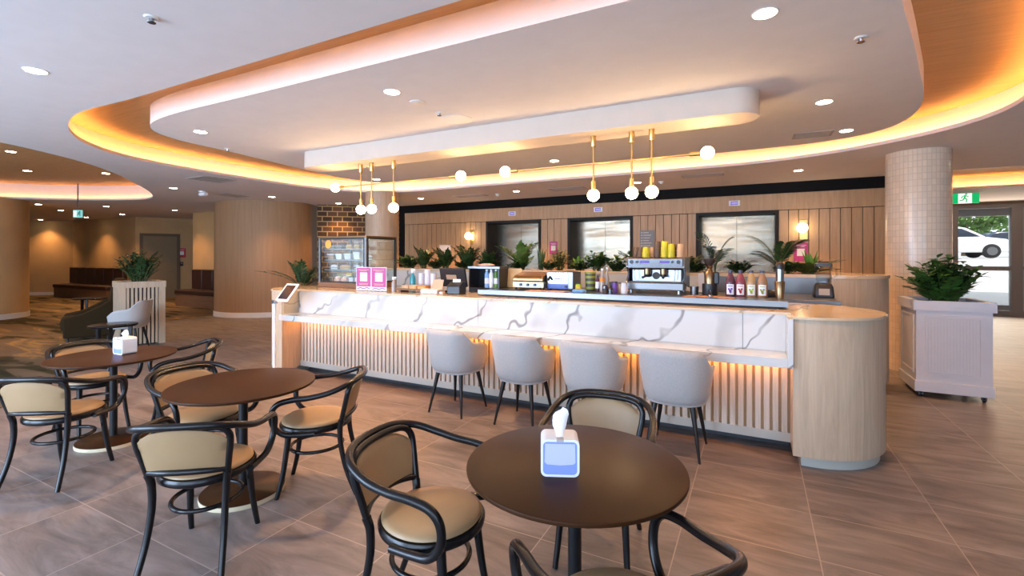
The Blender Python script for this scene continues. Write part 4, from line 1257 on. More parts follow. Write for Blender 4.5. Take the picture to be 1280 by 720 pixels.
def poster(label, x, z, w, h, y=YW, back='magenta', cat_='notice', rz=0):
    t = thing('notice', label, cat_, (x, y, z), rz, None)
    obj('sheet', MB().box(-w / 2, w / 2, -0.012, 0, -h / 2, h / 2), back, t, smooth=0)
    obj('white_square', MB().box(-w * 0.27, w * 0.27, -0.015, -0.011, -h * 0.22, h * 0.17), 'paper', t, smooth=0)
    ln = MB()
    for k in range(2):
        ln.box(-w * (0.36 - 0.1 * k), w * (0.36 - 0.1 * k), -0.0145, -0.0115, h * (0.34 - 0.07 * k), h * (0.365 - 0.07 * k))
    obj('heading', ln, 'paper', t, smooth=0)
    return t
poster('small magenta notice on the boards between the first two lifts', -4.40, 1.80, 0.21, 0.31)
poster('magenta notice on the boards beside the last lift, behind the palm', 0.775, 1.68, 0.24, 0.36)
poster('small red and white notice beside the lounge door', -19.86, 1.72, 0.26, 0.36, 10.35, 'red', 'notice', math.atan2(1.55, 0.65))
t = thing('picture_frame', 'pale framed print on the boards near the cake cabinet', 'picture', (-7.62, YW, 1.72))
obj('frame', MB().box(-0.19, 0.19, -0.025, 0, -0.19, 0.19), 'skirt', t, smooth=0, bevel=0.004)
obj('print', MB().box(-0.16, 0.16, -0.028, -0.024, -0.16, 0.16), 'paper', t, smooth=0)
obj('sketch', MB().tube([(-0.08, -0.03, -0.08), (-0.02, -0.03, 0.05), (0.05, -0.03, -0.02), (0.08, -0.03, 0.09)], 0.004, 6), 'stem', t)
t = thing('directory_board', 'slate grey directory board behind the coffee machine cups', 'directory sign', (-2.15, YW, 1.94))
obj('board', MB().box(-0.16, 0.16, -0.02, 0, -0.23, 0.23), 'grey_print', t, smooth=0)
g = MB()
for k in range(7):
    z = 0.18 - k * 0.058
    g.box(-0.13, -0.10, -0.023, -0.019, z - 0.012, z + 0.012)
    g.box(-0.08, -0.08 + 0.19 * (0.6 + 0.4 * ((k * 37) % 10) / 10), -0.023, -0.019, z - 0.008, z + 0.008)
obj('lettering', g, 'grey_text', t, smooth=0)

# ================================================================== PLANTS
prnd = random.Random(11)
def leaf(mb, base, tip, w, side, droop=0.0, fold=0.25):
    base = Vector(base); tip = Vector(tip)
    d = tip - base; L = d.length
    if L < 1e-5: return
    s = Vector(side) - d * (Vector(side).dot(d) / d.dot(d))
    s = s.normalized() if s.length > 1e-6 else d.orthogonal().normalized()
    n = d.cross(s).normalized()
    if n.z < 0: n = -n
    dn = Vector((0, 0, -droop * L))
    rows = []
    for t_, k in ((0, 0.10), (0.25, 0.85), (0.5, 1.0), (0.75, 0.72), (1.0, 0.04)):
        c = base + d * t_ + dn * t_ * t_
        e = s * (w / 2 * k)
        up = n * (w * fold * k * 0.5)
        rows.append((c - e + up, c, c + e + up))
    V = [p for r in rows for p in r]
    F = []
    for i in range(4):
        for j in range(2):
            a = i * 3 + j
            F.append((a, a + 1, a + 4, a + 3))
    mb.add(V, F)

def zz_fronds(n, h, spread, rnd, lw=0.03, ll=0.075, pairs=11, base_r=0.05, lean=0.55):
    lv, st = MB(), MB()
    for i in range(n):
        a = 2 * PI * i / n + rnd.uniform(-0.5, 0.5)
        hh = h * rnd.uniform(0.38, 1.0)
        out = spread * rnd.uniform(0.12, 1.0)
        b = Vector((base_r * math.cos(a), base_r * math.sin(a), 0))
        pts = []
        for k in range(9):
            u = k / 8
            pts.append(b + Vector((math.cos(a) * out * (u ** 1.7), math.sin(a) * out * (u ** 1.7), hh * (u - 0.16 * u ** 3 * lean * 2))))
        st.tube(pts, [0.007 - 0.0045 * k / 8 for k in range(9)], 6)
        for k in range(pairs):
            u = 0.22 + 0.76 * k / (pairs - 1)
            f = u * 8; i0 = min(7, int(f)); p = pts[i0].lerp(pts[i0 + 1], f - i0)
            T = (pts[i0 + 1] - pts[i0]).normalized()
            S = T.cross(Vector((0, 0, 1)))
            S = S.normalized() if S.length > 1e-4 else Vector((1, 0, 0))
            for sg in (-1, 1):
                L = ll * (0.7 + 0.5 * math.sin(PI * u)) * rnd.uniform(0.85, 1.15)
                tip = p + (S * sg * 0.85 + T * 0.55 + Vector((0, 0, rnd.uniform(-0.1, 0.25)))).normalized() * L
                leaf(lv, p, tip, lw * rnd.uniform(0.85, 1.15), T, 0.05)
        leaf(lv, pts[-1], pts[-1] + (pts[-1] - pts[-2]).normalized() * ll, lw, (pts[-1] - pts[-2]).cross(Vector((0, 0, 1))))
    return lv, st

def palm_fronds(n, h, spread, rnd, ll=0.17, lw=0.018, pairs=12):
    lv, st = MB(), MB()
    for i in range(n):
        a = 2 * PI * i / n + rnd.uniform(-0.6, 0.6)
        hh = h * rnd.uniform(0.5, 1.0); out = spread * rnd.uniform(0.35, 1.1)
        pts = []
        for k in range(10):
            u = k / 9
            pts.append(Vector((math.cos(a) * out * u ** 1.5, math.sin(a) * out * u ** 1.5, hh * (1.25 * u - 0.33 * u ** 2.6))))
        st.tube(pts, [0.008 - 0.006 * k / 9 for k in range(10)], 6)
        for k in range(pairs):
            u = 0.35 + 0.64 * k / (pairs - 1)
            f = u * 9; i0 = min(8, int(f)); p = pts[i0].lerp(pts[i0 + 1], f - i0)
            T = (pts[i0 + 1] - pts[i0]).normalized()
            S = T.cross(Vector((0, 0, 1))); S = S.normalized() if S.length > 1e-4 else Vector((1, 0, 0))
            for sg in (-1, 1):
                L = ll * (0.55 + 0.6 * math.sin(PI * (u - 0.2)))
                tip = p + (S * sg * 0.8 + T * 0.7).normalized() * L
                leaf(lv, p, tip, lw, T, 0.25, 0.35)
    return lv, st

def broad_leaves(n, h, spread, rnd, w=0.09, straight=False):
    lv, st = MB(), MB()
    for i in range(n):
        a = 2 * PI * i / n + rnd.uniform(-0.5, 0.5)
        hh = h * rnd.uniform(0.6, 1.0); out = spread * rnd.uniform(0.4, 1.0)
        if straight:
            b = Vector((0.03 * math.cos(a), 0.03 * math.sin(a), 0)); tip = b + Vector((math.cos(a) * out * 0.5, math.sin(a) * out * 0.5, hh))
            leaf(lv, b, tip, w, Vector((-math.sin(a), math.cos(a), 0)), 0.0, 0.5)
            st.tube([b, b + Vector((0, 0, 0.03))], 0.008, 6)
        else:
            b = Vector((0.02 * math.cos(a), 0.02 * math.sin(a), 0))
            m = b + Vector((math.cos(a) * out * 0.35, math.sin(a) * out * 0.35, hh * 0.6))
            st.tube([b, b.lerp(m, 0.5) + Vector((0, 0, 0.02)), m], 0.005, 6)
            leaf(lv, m, m + Vector((math.cos(a) * out * 0.65, math.sin(a) * out * 0.65, hh * 0.4)), w, Vector((-math.sin(a), math.cos(a), 0)), 0.35, 0.3)
    return lv, st

def bush(n, h, r, rnd, lw=0.035, ll=0.07):
    lv, st = MB(), MB()
    for i in range(n):
        a = rnd.uniform(0, 2 * PI); rr = r * rnd.uniform(0.1, 1.0)
        top = Vector((rr * math.cos(a), rr * math.sin(a), h * rnd.uniform(0.55, 1.0) * (1 - 0.35 * (rr / r) ** 2)))
        b = Vector((0.25 * rr * math.cos(a), 0.25 * rr * math.sin(a), 0))
        mid = b.lerp(top, 0.5) + Vector((0, 0, 0.05 * h))
        st.tube([b, mid, top], [0.005, 0.004, 0.002], 5)
        for k in range(11):
            u = 0.25 + 0.75 * k / 10
            p = b.lerp(mid, u * 2) if u < 0.5 else mid.lerp(top, u * 2 - 1)
            b2 = k * 2.4 + i
            dirv = Vector((math.cos(b2), math.sin(b2), rnd.uniform(0.1, 0.9))).normalized()
            leaf(lv, p, p + dirv * ll * rnd.uniform(0.7, 1.2), lw, dirv.cross(Vector((0, 0, 1))), 0.15)
    return lv, st

def plant(name, label, loc, parts, mat, cat_='plant', group=None, rz=0):
    t = thing(name, label, cat_, loc, rz, group)
    lv, st = parts
    obj('leaves', lv, mat, t, smooth=60)
    obj('stems', st, 'stem', t)
    return t
R = prnd
zp = 1.3585
yp = 7.34
G = 'plants in the back counter trough'
plant('zz_plant', 'dark leafy plant in the trough beside the cake cabinet edge', (-6.15, yp, zp), zz_fronds(16, 0.30, 0.26, R), 'leaf_dark', group=G)
plant('zz_plant', 'zz plant with one tall upright frond near the syrup cups', (-5.75, yp, zp), zz_fronds(16, 0.50, 0.28, R), 'leaf_dark', group=G)
plant('zz_plant', 'bushy plant standing in front of the framed print', (-5.22, yp, zp), zz_fronds(19, 0.46, 0.30, R), 'leaf_dark', group=G)
plant('zz_plant', 'arching zz plant under the first wall light', (-4.72, yp, zp), zz_fronds(18, 0.52, 0.32, R), 'leaf_dark', group=G)
plant('zz_plant', 'low leafy plant at the near jamb of the first lift', (-4.28, yp, zp), zz_fronds(17, 0.38, 0.30, R), 'leaf_dark', group=G)
plant('zz_plant', 'tall zz plant with a long frond across the first lift doors', (-3.62, yp, zp), zz_fronds(18, 0.58, 0.40, R, 0.034, 0.09), 'leaf', group=G)
plant('snake_plant', 'spiky snake plant in front of the first lift doors', (-3.25, yp, zp), broad_leaves(8, 0.42, 0.16, R, 0.04, True), 'leaf_dark', group=G)
plant('leafy_shrub', 'small leaved shrub under the magenta notice', (-2.92, yp, zp), bush(34, 0.38, 0.22, R), 'leaf_olive', group=G)
plant('bromeliad', 'bright green strappy plant at the near jamb of the middle lift', (-2.56, yp, zp), broad_leaves(14, 0.26, 0.26, R, 0.06, True), 'leaf_bright', group=G)
plant('leafy_shrub', 'round leafy shrub in front of the middle lift doors', (-2.27, yp, zp), bush(30, 0.34, 0.2, R, 0.05, 0.09), 'leaf', group=G)
plant('broad_leaf_plant', 'broad leaved plant with paddle leaves by the middle lift', (-1.98, yp, zp), broad_leaves(12, 0.34, 0.42, R, 0.12), 'leaf', group=G)
plant('zz_plant', 'dark plant behind the coffee machine', (-1.62, yp, zp), zz_fronds(16, 0.38, 0.28, R), 'leaf_dark', group=G)
plant('zz_plant', 'arching plant beside the coffee grinder', (-0.90, yp, zp), zz_fronds(15, 0.30, 0.34, R), 'leaf_dark', group=G)
plant('palm', 'feathery palm rising behind the coffee grinder', (-0.52, yp, zp), palm_fronds(6, 0.64, 0.26, R, 0.14, 0.017, 11), 'leaf_dark', group=G)
plant('broad_leaf_plant', 'low dark plant behind the juice bottles', (-0.18, yp, zp), broad_leaves(12, 0.24, 0.30, R, 0.06), 'leaf_dark', group=G)
plant('palm', 'full feathery palm behind the cocktail shaker', (0.28, yp, zp), palm_fronds(8, 0.56, 0.36, R, 0.17, 0.017, 13), 'leaf_dark', group=G)
plant('zz_plant', 'trailing plant below the magenta notice by the palm', (0.60, yp, zp), zz_fronds(15, 0.22, 0.34, R), 'leaf_olive', group=G)
plant('birds_nest_fern', 'bright green upright fern at the end of the trough', (0.66, yp + 0.12, zp), broad_leaves(9, 0.33, 0.22, R, 0.075, True), 'leaf_bright', group=G)

lv, st = bush(30, 0.17, 0.19, R, 0.032, 0.075)
fil = plant('filler_plant', 'low dark leafy filler plant in the back counter trough', (-5.95, yp - 0.13, zp), (lv, st), 'leaf_dark', group='low filler plants in the back counter trough')
remember(fil)
for k in range(1, 12):
    dup(fil, (-5.95 + 0.575 * k, yp - 0.13 + 0.05 * (k % 3), zp), 1.3 * k, 'low dark leafy filler plant in the back counter trough')

# potted zz plant beside the cake cabinet
t = thing('potted_plant', 'potted zz plant standing behind the tablet end of the counter', 'plant', (-7.05, 5.62, 0))
obj('stand', MB().lathe([(0, 0), (0.17, 0), (0.19, 0.3), (0.20, 1.02), (0.16, 1.05), (0, 1.05)], n=32), 'oak', t)
lv, st = zz_fronds(12, 0.60, 0.62, R, 0.036, 0.095)
obj('leaves', lv.move(0, 0, 1.04), 'leaf_dark', t, smooth=60)
obj('stems', st.move(0, 0, 1.04), 'stem', t)

# ---- white panelled planter on castors
t = thing('panelled_planter', 'white panelled planter box on castors with a bushy plant', 'planter', (1.945, 7.205, 0))
w = 0.335
obj('box', MB().box(-w + 0.012, w - 0.012, -w + 0.012, w - 0.012, 0.09, 1.0), 'white_paint', t, smooth=0)
obj('plinth', MB().box(-w - 0.004, w + 0.004, -w - 0.004, w + 0.004, 0.065, 0.185), 'white_paint', t, smooth=0, bevel=0.006)
rim = MB()
for x0, x1, y0, y1 in ((-w - 0.014, w + 0.014, -w - 0.014, -w + 0.05), (-w - 0.014, w + 0.014, w - 0.05, w + 0.014), (-w - 0.014, -w + 0.05, -w + 0.05, w - 0.05), (w - 0.05, w + 0.014, -w + 0.05, w - 0.05)):
    rim.box(x0, x1, y0, y1, 0.985, 1.095)
obj('rim', rim, 'white_paint', t, smooth=0)
for k in range(4):
    a = k * PI / 2
    pn = MB()
    s_, z0, z1 = 0.245, 0.26, 0.93
    for (x0, x1, za, zb) in ((-s_, s_, z0, z0 + 0.025), (-s_, s_, z1 - 0.025, z1), (-s_, -s_ + 0.025, z0 + 0.025, z1 - 0.025), (s_ - 0.025, s_, z0 + 0.025, z1 - 0.025)):
        pn.box(x0, x1, -w + 0.002, -w + 0.013, za, zb)
    n_ = 16
    for i in range(n_):
        x = -s_ + 0.028 + (i + 0.5) * (2 * s_ - 0.056) / n_
        pn.box(x - 0.0125, x + 0.0125, -w + 0.009, -w + 0.0125, z0 + 0.027, z1 - 0.027)
    obj('side_panel', pn.move(0, 0, 0, a), 'white_paint', t, smooth=0)
so = obj('soil', MB().box(-w + 0.05, w - 0.05, -w + 0.05, w - 0.05, 1.0, 1.055), 'soil', t, smooth=0); so['kind'] = 'stuff'
for sx in (-1, 1):
    for sy in (-1, 1):
        c = obj('castor', MB().lathe([(0, -0.014), (0.022, -0.014), (0.027, -0.009), (0.027, 0.009), (0.022, 0.014), (0, 0.014)], (sx * 0.27, sy * 0.27, 0.027), 20, 'x'), 'black_plastic', t)
        obj('bracket', MB().box(sx * 0.27 - 0.02, sx * 0.27 - 0.015, sy * 0.27 - 0.015, sy * 0.27 + 0.02, 0.02, 0.066).box(sx * 0.27 + 0.015, sx * 0.27 + 0.02, sy * 0.27 - 0.015, sy * 0.27 + 0.02, 0.02, 0.066), 'chrome', c, smooth=0)
R2 = random.Random(5)
lv, st = bush(85, 0.54, 0.34, R2, 0.055, 0.115)
lv2, st2 = zz_fronds(18, 0.48, 0.36, R2, 0.045, 0.10, 10, 0.12, 0.5)
lv.add(lv2.v, lv2.f); st.add(st2.v, st2.f)
obj('leaves', lv.move(0, 0, 1.05), 'leaf', t, smooth=60)
obj('stems', st.move(0, 0, 1.05), 'stem', t)

# ---- slatted planter in the lounge
t = thing('slatted_planter', 'oak slatted planter box with a tall leafy plant in the lounge', 'planter', (-10.12, 4.55, 0), math.radians(-16))
w = 0.335
obj('box', MB().box(-w + 0.03, w - 0.03, -w + 0.03, w - 0.03, 0.03, 1.08), 'dark_back', t, smooth=0)
po = MB()
for sx in (-1, 1):
    for sy in (-1, 1):
        po.box(min(sx * w, sx * (w - 0.1)), max(sx * w, sx * (w - 0.1)), min(sy * w, sy * (w - 0.1)), max(sy * w, sy * (w - 0.1)), 0, 1.08)
obj('corner_posts', po, 'oak', t, smooth=0)
rim = MB()
for x0, x1, y0, y1 in ((-w - 0.01, w + 0.01, -w - 0.01, -w + 0.09), (-w - 0.01, w + 0.01, w - 0.09, w + 0.01), (-w - 0.01, -w + 0.09, -w + 0.09, w - 0.09), (w - 0.09, w + 0.01, -w + 0.09, w - 0.09)):
    rim.box(x0, x1, y0, y1, 1.03, 1.14)
obj('rim', rim, 'oak', t, smooth=0)
for k in range(4):
    sm = MB()
    for i in range(8):
        x = -0.235 + (i + 0.5) * 0.47 / 8
        sm.box(x - 0.018, x + 0.018, -w + 0.005, -w + 0.03, 0.02, 1.03)
    obj('slatted_side', sm.move(0, 0, 0, k * PI / 2), 'oak', t, smooth=0)
so = obj('soil', MB().box(-w + 0.09, w - 0.09, -w + 0.09, w - 0.09, 1.06, 1.10), 'soil', t, smooth=0); so['kind'] = 'stuff'
lv, st = bush(46, 0.66, 0.36, R2, 0.04, 0.085)
lv2, st2 = zz_fronds(12, 0.68, 0.30, R2, 0.035, 0.08, 12, 0.1)
lv.add(lv2.v, lv2.f); st.add(st2.v, st2.f)
obj('leaves', lv.move(0, 0, 1.09), 'leaf_dark', t, smooth=60)
obj('stems', st.move(0, 0, 1.09), 'stem', t)

# ================================================================== LOUNGE FURNITURE
def banquette(name, label, x0, x1, y0, y1, ht, seat_z, rz=0):
    t = thing(name, label, 'banquette', ((x0 + x1) / 2, (y0 + y1) / 2, 0), rz)
    L = (x1 - x0) / 2; D = (y1 - y0) / 2
    obj('base', MB().box(-L, L, -D + 0.04, D, 0.0, seat_z - 0.14), 'walnut', t, smooth=0)
    obj('seat', MB().box(-L - 0.02, L + 0.02, -D, D - 0.12, seat_z - 0.14, seat_z), 'oxblood', t, smooth=40, bevel=0.03)
    n = max(2, round(2 * L / 0.6))
    for i in range(n):
        a = -L + 0.5 * (L * 0.0) + i * 2 * L / n
        obj('back_cushion', MB().box(a + 0.004, a + 2 * L / n - 0.004, D - 0.16, D, seat_z, ht), 'oxblood', t, smooth=40, bevel=0.025)
    return t
banquette('wall_banquette', 'long dark banquette on a walnut base along the far lounge wall', -24.2, -20.35, 8.05, 8.72, 1.16, 0.52, math.radians(2))
banquette('wall_banquette', 'short dark banquette on a walnut base next to the curved timber wall', -16.55, -13.7, 8.40, 9.08, 1.16, 0.52)

# tub chair, its black side table and the olive armchair behind them
lt = dup(tub, (-9.30, 4.03, 0), face(-0.72, -0.69), 'grey tub chair facing a black side table in the lounge')
lt['group'] = 'lounge seats'
def side_table(label, x, y, h, r, rz):
    t = thing('side_table', label, 'side table', (x, y, 0), rz, 'black lounge side tables')
    obj('tabletop', MB().lathe([(0, h - 0.03), (r - 0.004, h - 0.03), (r, h - 0.025), (r, h - 0.004), (r - 0.005, h), (0, h)], n=40), 'black_wood', t)
    for k in range(3):
        a = 2 * PI * k / 3 + 0.5
        obj('leg', MB().cb(r * 0.72 * math.cos(a), r * 0.72 * math.sin(a), 0, 0.045, 0.045, h - 0.03, a), 'black_wood', t, smooth=0)
    return t
side_table('small round black side table beside the grey lounge chair', -8.72, 3.58, 0.56, 0.30, 0.3)
side_table('small black side table by the long banquette', -14.75, 5.60, 0.56, 0.36, 0.9)
def armchair(label, x, y, rz):
    t = thing('lounge_armchair', label, 'armchair', (x, y, 0), rz)
    secs = []
    obj('seat', MB().box(-0.34, 0.34, -0.30, 0.36, 0.22, 0.46), 'olive', t, smooth=40, bevel=0.07, bseg=4)
    bk = []
    for z, w_, d0, d1 in ((0.10, 0.40, -0.42, -0.22), (0.5, 0.42, -0.48, -0.26), (0.95, 0.42, -0.54, -0.32), (1.12, 0.40, -0.56, -0.36), (1.17, 0.34, -0.54, -0.40)):
        bk.append([(-w_, d1, z), (-w_ * 0.96, d0, z), (0, d0 - 0.06, z), (w_ * 0.96, d0, z), (w_, d1, z), (0, d1 - 0.05, z)])
    obj('backrest', MB().loft(bk, True, True), 'olive', t, smooth=60, subsurf=2)
    for s in (-1, 1):
        ar = [[(s * 0.34, y_, z0), (s * 0.45, y_, z0), (s * 0.46, y_, z1), (s * 0.36, y_, z1)] for y_, z0, z1 in ((-0.40, 0.10, 0.82), (-0.20, 0.10, 0.68), (0.05, 0.10, 0.54), (0.32, 0.10, 0.48))]
        obj('armrest', MB().loft(ar, True, True), 'olive', t, smooth=60, bevel=0.03, bseg=3)
        for y_ in (-0.3, 0.26):
            obj('leg', MB().cyl((s * 0.33, y_, 0.14), (s * 0.35, y_, 0.0), 0.022, 0.014), 'dark_leg', t)
    return t
armchair('olive velvet lounge armchair against the slatted planter', -11.38, 4.25, face(-0.35, -0.94))
armchair('dark chair leg and side at the edge of the view by the lounge column', -13.3, 2.25, face(-0.3, 0.9))

t = thing('switch_plate', 'small dark wall switch beside the lounge door', 'switch', (-19.86, 10.35, 1.29), math.atan2(1.55, 0.65))
obj('plate', MB().box(-0.05, 0.05, -0.015, 0, -0.08, 0.08), 'black_plastic', t, smooth=0)
obj('button', MB().cyl((0, -0.02, 0.02), (0, -0.014, 0.02), 0.02), 'grille', t)

# ================================================================== THINGS ON THE COUNTER
ZB, ZC = 1.2005, 1.1425
# tablet on a thin floor stand at the end of the counter
t = thing('tablet_stand', 'white tablet on a thin white floor stand at the end of the bar', 'tablet stand', (-5.52, 3.98, 0))
obj('base', MB().box(-0.11, 0.11, -0.15, 0.08, 0.0, 0.012), 'white_plastic', t, smooth=0, bevel=0.003)
obj('post', MB().box(-0.022, 0.022, -0.012, 0.012, 0.012, 1.0), 'white_plastic', t, smooth=0, bevel=0.004)
obj('hinge', MB().box(-0.03, 0.03, -0.02, 0.03, 0.985, 1.03), 'chrome', t, smooth=0, bevel=0.004)
def tilt(mb, ang, dx, dy, dz):
    ca, sa = math.cos(ang), math.sin(ang)
    mb.v = [(x + dx, y * ca - z * sa + dy, y * sa + z * ca + dz) for x, y, z in mb.v]
    return mb
a = math.radians(50)
sc = obj('tablet', tilt(MB().box(-0.01, 0.23, 0.0, 0.285, 0.0, 0.014), a, 0, 0.02, 1.01), 'white_plastic', t, smooth=0, bevel=0.005)
obj('screen', tilt(MB().box(0.02, 0.20, 0.035, 0.255, 0.0145, 0.0165), a, 0, 0.02, 1.01), 'screen', sc, smooth=0)
# stone faced inner side of the left end above the ledge
e = obj('end_slab', B(MB().box(-5.602, -5.585, 4.16, 4.40, 0.825, 1.122)), 'stone_top', bar, smooth=0)

# cake cabinet
x0, x1, y0, y1, z1 = -5.76, -4.81, 4.87, 5.50, 1.885
t = thing('cake_cabinet', 'glass cake display cabinet with shelves of food on the bar', 'display cabinet', (-5.285, 5.185, ZC))
def CC(mb): return mb.move(5.285, -5.185, -ZC)
obj('base', CC(MB().box(x0, x1, y0, y1, ZC, 1.215)), 'walnut', t, smooth=0, bevel=0.004)
obj('top', CC(MB().box(x0, x1, y0, y1, 1.86, z1)), 'gold_steel', t, smooth=0, bevel=0.004)
for px, py in ((x0, y0), (x1 - 0.035, y0), (x0, y1 - 0.035), (x1 - 0.035, y1 - 0.035)):
    obj('post', CC(MB().box(px, px + 0.035, py, py + 0.035, 1.215, 1.86)), 'steel', t, smooth=0, bevel=0.003)
obj('front_seal', CC(MB().box(x0 + 0.035, x1 - 0.035, y0, y0 + 0.012, 1.215, 1.235).box(x0 + 0.035, x1 - 0.035, y0, y0 + 0.012, 1.84, 1.86).box(x0 + 0.035, x0 + 0.05, y0, y0 + 0.012, 1.235, 1.84).box(x1 - 0.05, x1 - 0.035, y0, y0 + 0.012, 1.235, 1.84)), 'black_plastic', t, smooth=0)
obj('side_seal', CC(MB().box(x1 - 0.012, x1, y0 + 0.035, y1 - 0.035, 1.215, 1.235).box(x1 - 0.012, x1, y0 + 0.035, y1 - 0.035, 1.84, 1.86).box(x1 - 0.012, x1, y0 + 0.035, y0 + 0.05, 1.235, 1.84).box(x1 - 0.012, x1, y1 - 0.05, y1 - 0.035, 1.235, 1.84)), 'black_plastic', t, smooth=0)
fp = obj('front_pane', CC(MB().box(x0 + 0.05, x1 - 0.05, y0 + 0.004, y0 + 0.008, 1.235, 1.84)), 'glass_case', t, smooth=0)
obj('side_pane', CC(MB().box(x1 - 0.008, x1 - 0.004, y0 + 0.05, y1 - 0.05, 1.235, 1.84)), 'glass_case', t, smooth=0)
obj('back_door', CC(MB().box(x0 + 0.035, x1 - 0.035, y1 - 0.012, y1 - 0.006, 1.215, 1.86)), 'glass_case', t, smooth=0)
obj('sticker', CC(MB().lathe([(0, -0.001), (0.062, -0.001), (0.062, 0.001), (0, 0.001)], (-5.55, y0 - 0.0005, 1.77), 28, 'y')), 'orange_disc', fp)
SH = (1.40, 1.545, 1.70)
for z in SH:
    obj('shelf', CC(MB().box(x0 + 0.04, x1 - 0.04, y0 + 0.05, y1 - 0.04, z - 0.008, z)), 'glass_case', t, smooth=0)
    obj('shelf_edge', CC(MB().box(x0 + 0.04, x1 - 0.04, y0 + 0.04, y0 + 0.05, z - 0.012, z + 0.004)), 'chrome', t, smooth=0)
obj('case_light', CC(MB().box(x0 + 0.06, x1 - 0.06, y0 + 0.05, y0 + 0.07, 1.845, 1.858)), emit('case_strip', (1.0, 0.92, 0.80), 5.0), t, smooth=0)
# food in the cabinet
def tub_box(label, x, y, z, w, d, h, mat='cup_white', lidm='paper', grp='food tubs in the cake cabinet'):
    q = thing('food_tub', label, 'food tub', (x, y, z), 0, grp)
    obj('tub', MB().loft([[(sx * w * k, sy * d * k, zz) for sx, sy in ((-.5, -.5), (.5, -.5), (.5, .5), (-.5, .5))] for k, zz in ((0.86, 0.001), (1.0, h * 0.8))]), mat, q, smooth=0, bevel=0.006)
    obj('lid', MB().cb(0, 0, h * 0.8, w * 1.04, d * 1.04, h * 0.2), lidm, q, smooth=0, bevel=0.005)
def roll(label, x, y, z, L, mat='bread', fill='salad', grp='filled rolls in the cake cabinet', rz=0):
    q = thing('filled_roll', label, 'sandwich', (x, y, z), rz, grp)
    prof = lambda r, zz: [(r * L * math.cos(a), 0.045 * r * math.sin(a), zz) for a in [2 * PI * i / 20 for i in range(20)]]
    obj('bottom_half', MB().loft([prof(0.42, 0.001), prof(0.5, 0.012), prof(0.5, 0.022)]), mat, q)
    obj('filling', MB().loft([prof(0.52, 0.022), prof(0.53, 0.028), prof(0.51, 0.034)]), fill, q)
    obj('top_half', MB().loft([prof(0.5, 0.034), prof(0.49, 0.05), prof(0.36, 0.066), prof(0.1, 0.071)]), mat, q)
for i, x in enumerate((-5.66, -5.50)):
    tub_box(('clear salad tub at the outer end of the top cabinet shelf', 'clear salad tub beneath the orange sticker')[i], x, 5.06, SH[2], 0.13, 0.11, 0.055, 'bottle_clear')
for i, x in enumerate((-5.33, -5.17, -5.0)):
    roll(('filled roll beside the salad tubs on the top shelf', 'filled roll midway along the top shelf', 'filled roll at the corner of the top shelf')[i], x, 5.06, SH[2], 0.13, 'bread', 'salad')
for i, x in enumerate((-5.67, -5.50, -5.32, -5.14)):
    tub_box(('amber tub at the outer end of the middle shelf', 'white lidded tub second on the middle shelf', 'white lidded tub third on the middle shelf', 'taller white tub nearest the cabinet corner')[i], x, 5.07, SH[1], 0.13, 0.12, (0.09, 0.09, 0.092, 0.11)[i], ('cup_tan', 'paper', 'cup_white', 'paper')[i])
roll('flat wrap on the middle shelf by the corner post', -4.98, 5.10, SH[1], 0.13, 'tissue', 'salad')
for i, x in enumerate((-5.66, -5.43, -5.30)):
    roll(('wrap on the outer end of the lowest glass shelf', 'long baguette on the lowest glass shelf', 'short roll behind the long baguette')[i], x, 5.08 + 0.1 * (i == 2), SH[0], (0.14, 0.22, 0.14)[i], ('tissue', 'bread', 'tissue')[i], 'salad')
tub_box('white tub by the corner on the lowest glass shelf', -5.02, 5.10, SH[0], 0.15, 0.12, 0.05, 'paper')
for i, (x, m_) in enumerate(((-5.62, 'cup_olive'), (-5.53, 'cup_tan'))):
    tub_box(('olive tub on the cabinet floor', 'tan tub on the cabinet floor')[i], x, 5.20, 1.2155, 0.09, 0.1, 0.12, m_, m_)
for i, x in enumerate((-5.47, -5.33)):
    q = thing('pastry', ('round pink pastry on the cabinet floor, outer one', 'round pink pastry on the cabinet floor, inner one')[i], 'pastry', (x, 4.99, 1.2155), 0, 'pastries on the cabinet floor')
    obj('bun', MB().lathe([(0, 0.0), (0.055, 0.0), (0.066, 0.02), (0.062, 0.05), (0.04, 0.075), (0, 0.083)], n=20), 'pastry', q)
    obj('icing', MB().lathe([(0.0, 0.088), (0.03, 0.084), (0.05, 0.068), (0.045, 0.066), (0, 0.07)], n=20), 'tissue', q)
for i, (x, m_, z_) in enumerate(((-5.40, 'yellow', 1.2155), (-5.20, 'blue', 1.2155))):
    q = thing('snack_pack', ('yellow wrapped snack behind the pastries', 'blue wrapped snack behind the pastries')[i], 'snack', (x, 5.14, z_), 0.2, 'wrapped snacks on the cabinet floor')
    obj('wrapper', MB().loft([[(sx * 0.055 * k, sy * w_, zz) for sx, sy in ((-1, -1), (1, -1), (1, 1), (-1, 1))] for k, w_, zz in ((1, 0.004, 0.0), (0.92, 0.03, 0.03), (0.95, 0.032, 0.11), (1.0, 0.004, 0.135))]), m_, q, smooth=30, bevel=0.004)
    obj('label_patch', MB().cb(0, -0.0335, 0.045, 0.07, 0.003, 0.05), 'paper', q, smooth=0)
for i, x in enumerate((-5.18, -5.06, -4.95)):
    tub_box(('green and white cup tub on the cabinet floor, first', 'green and white cup tub on the cabinet floor, second', 'green and white cup tub on the cabinet floor by the corner')[i], x, 4.985, 1.2155, 0.085, 0.085, 0.095, 'cup_white', 'leaf_olive', 'cup tubs on the cabinet floor')

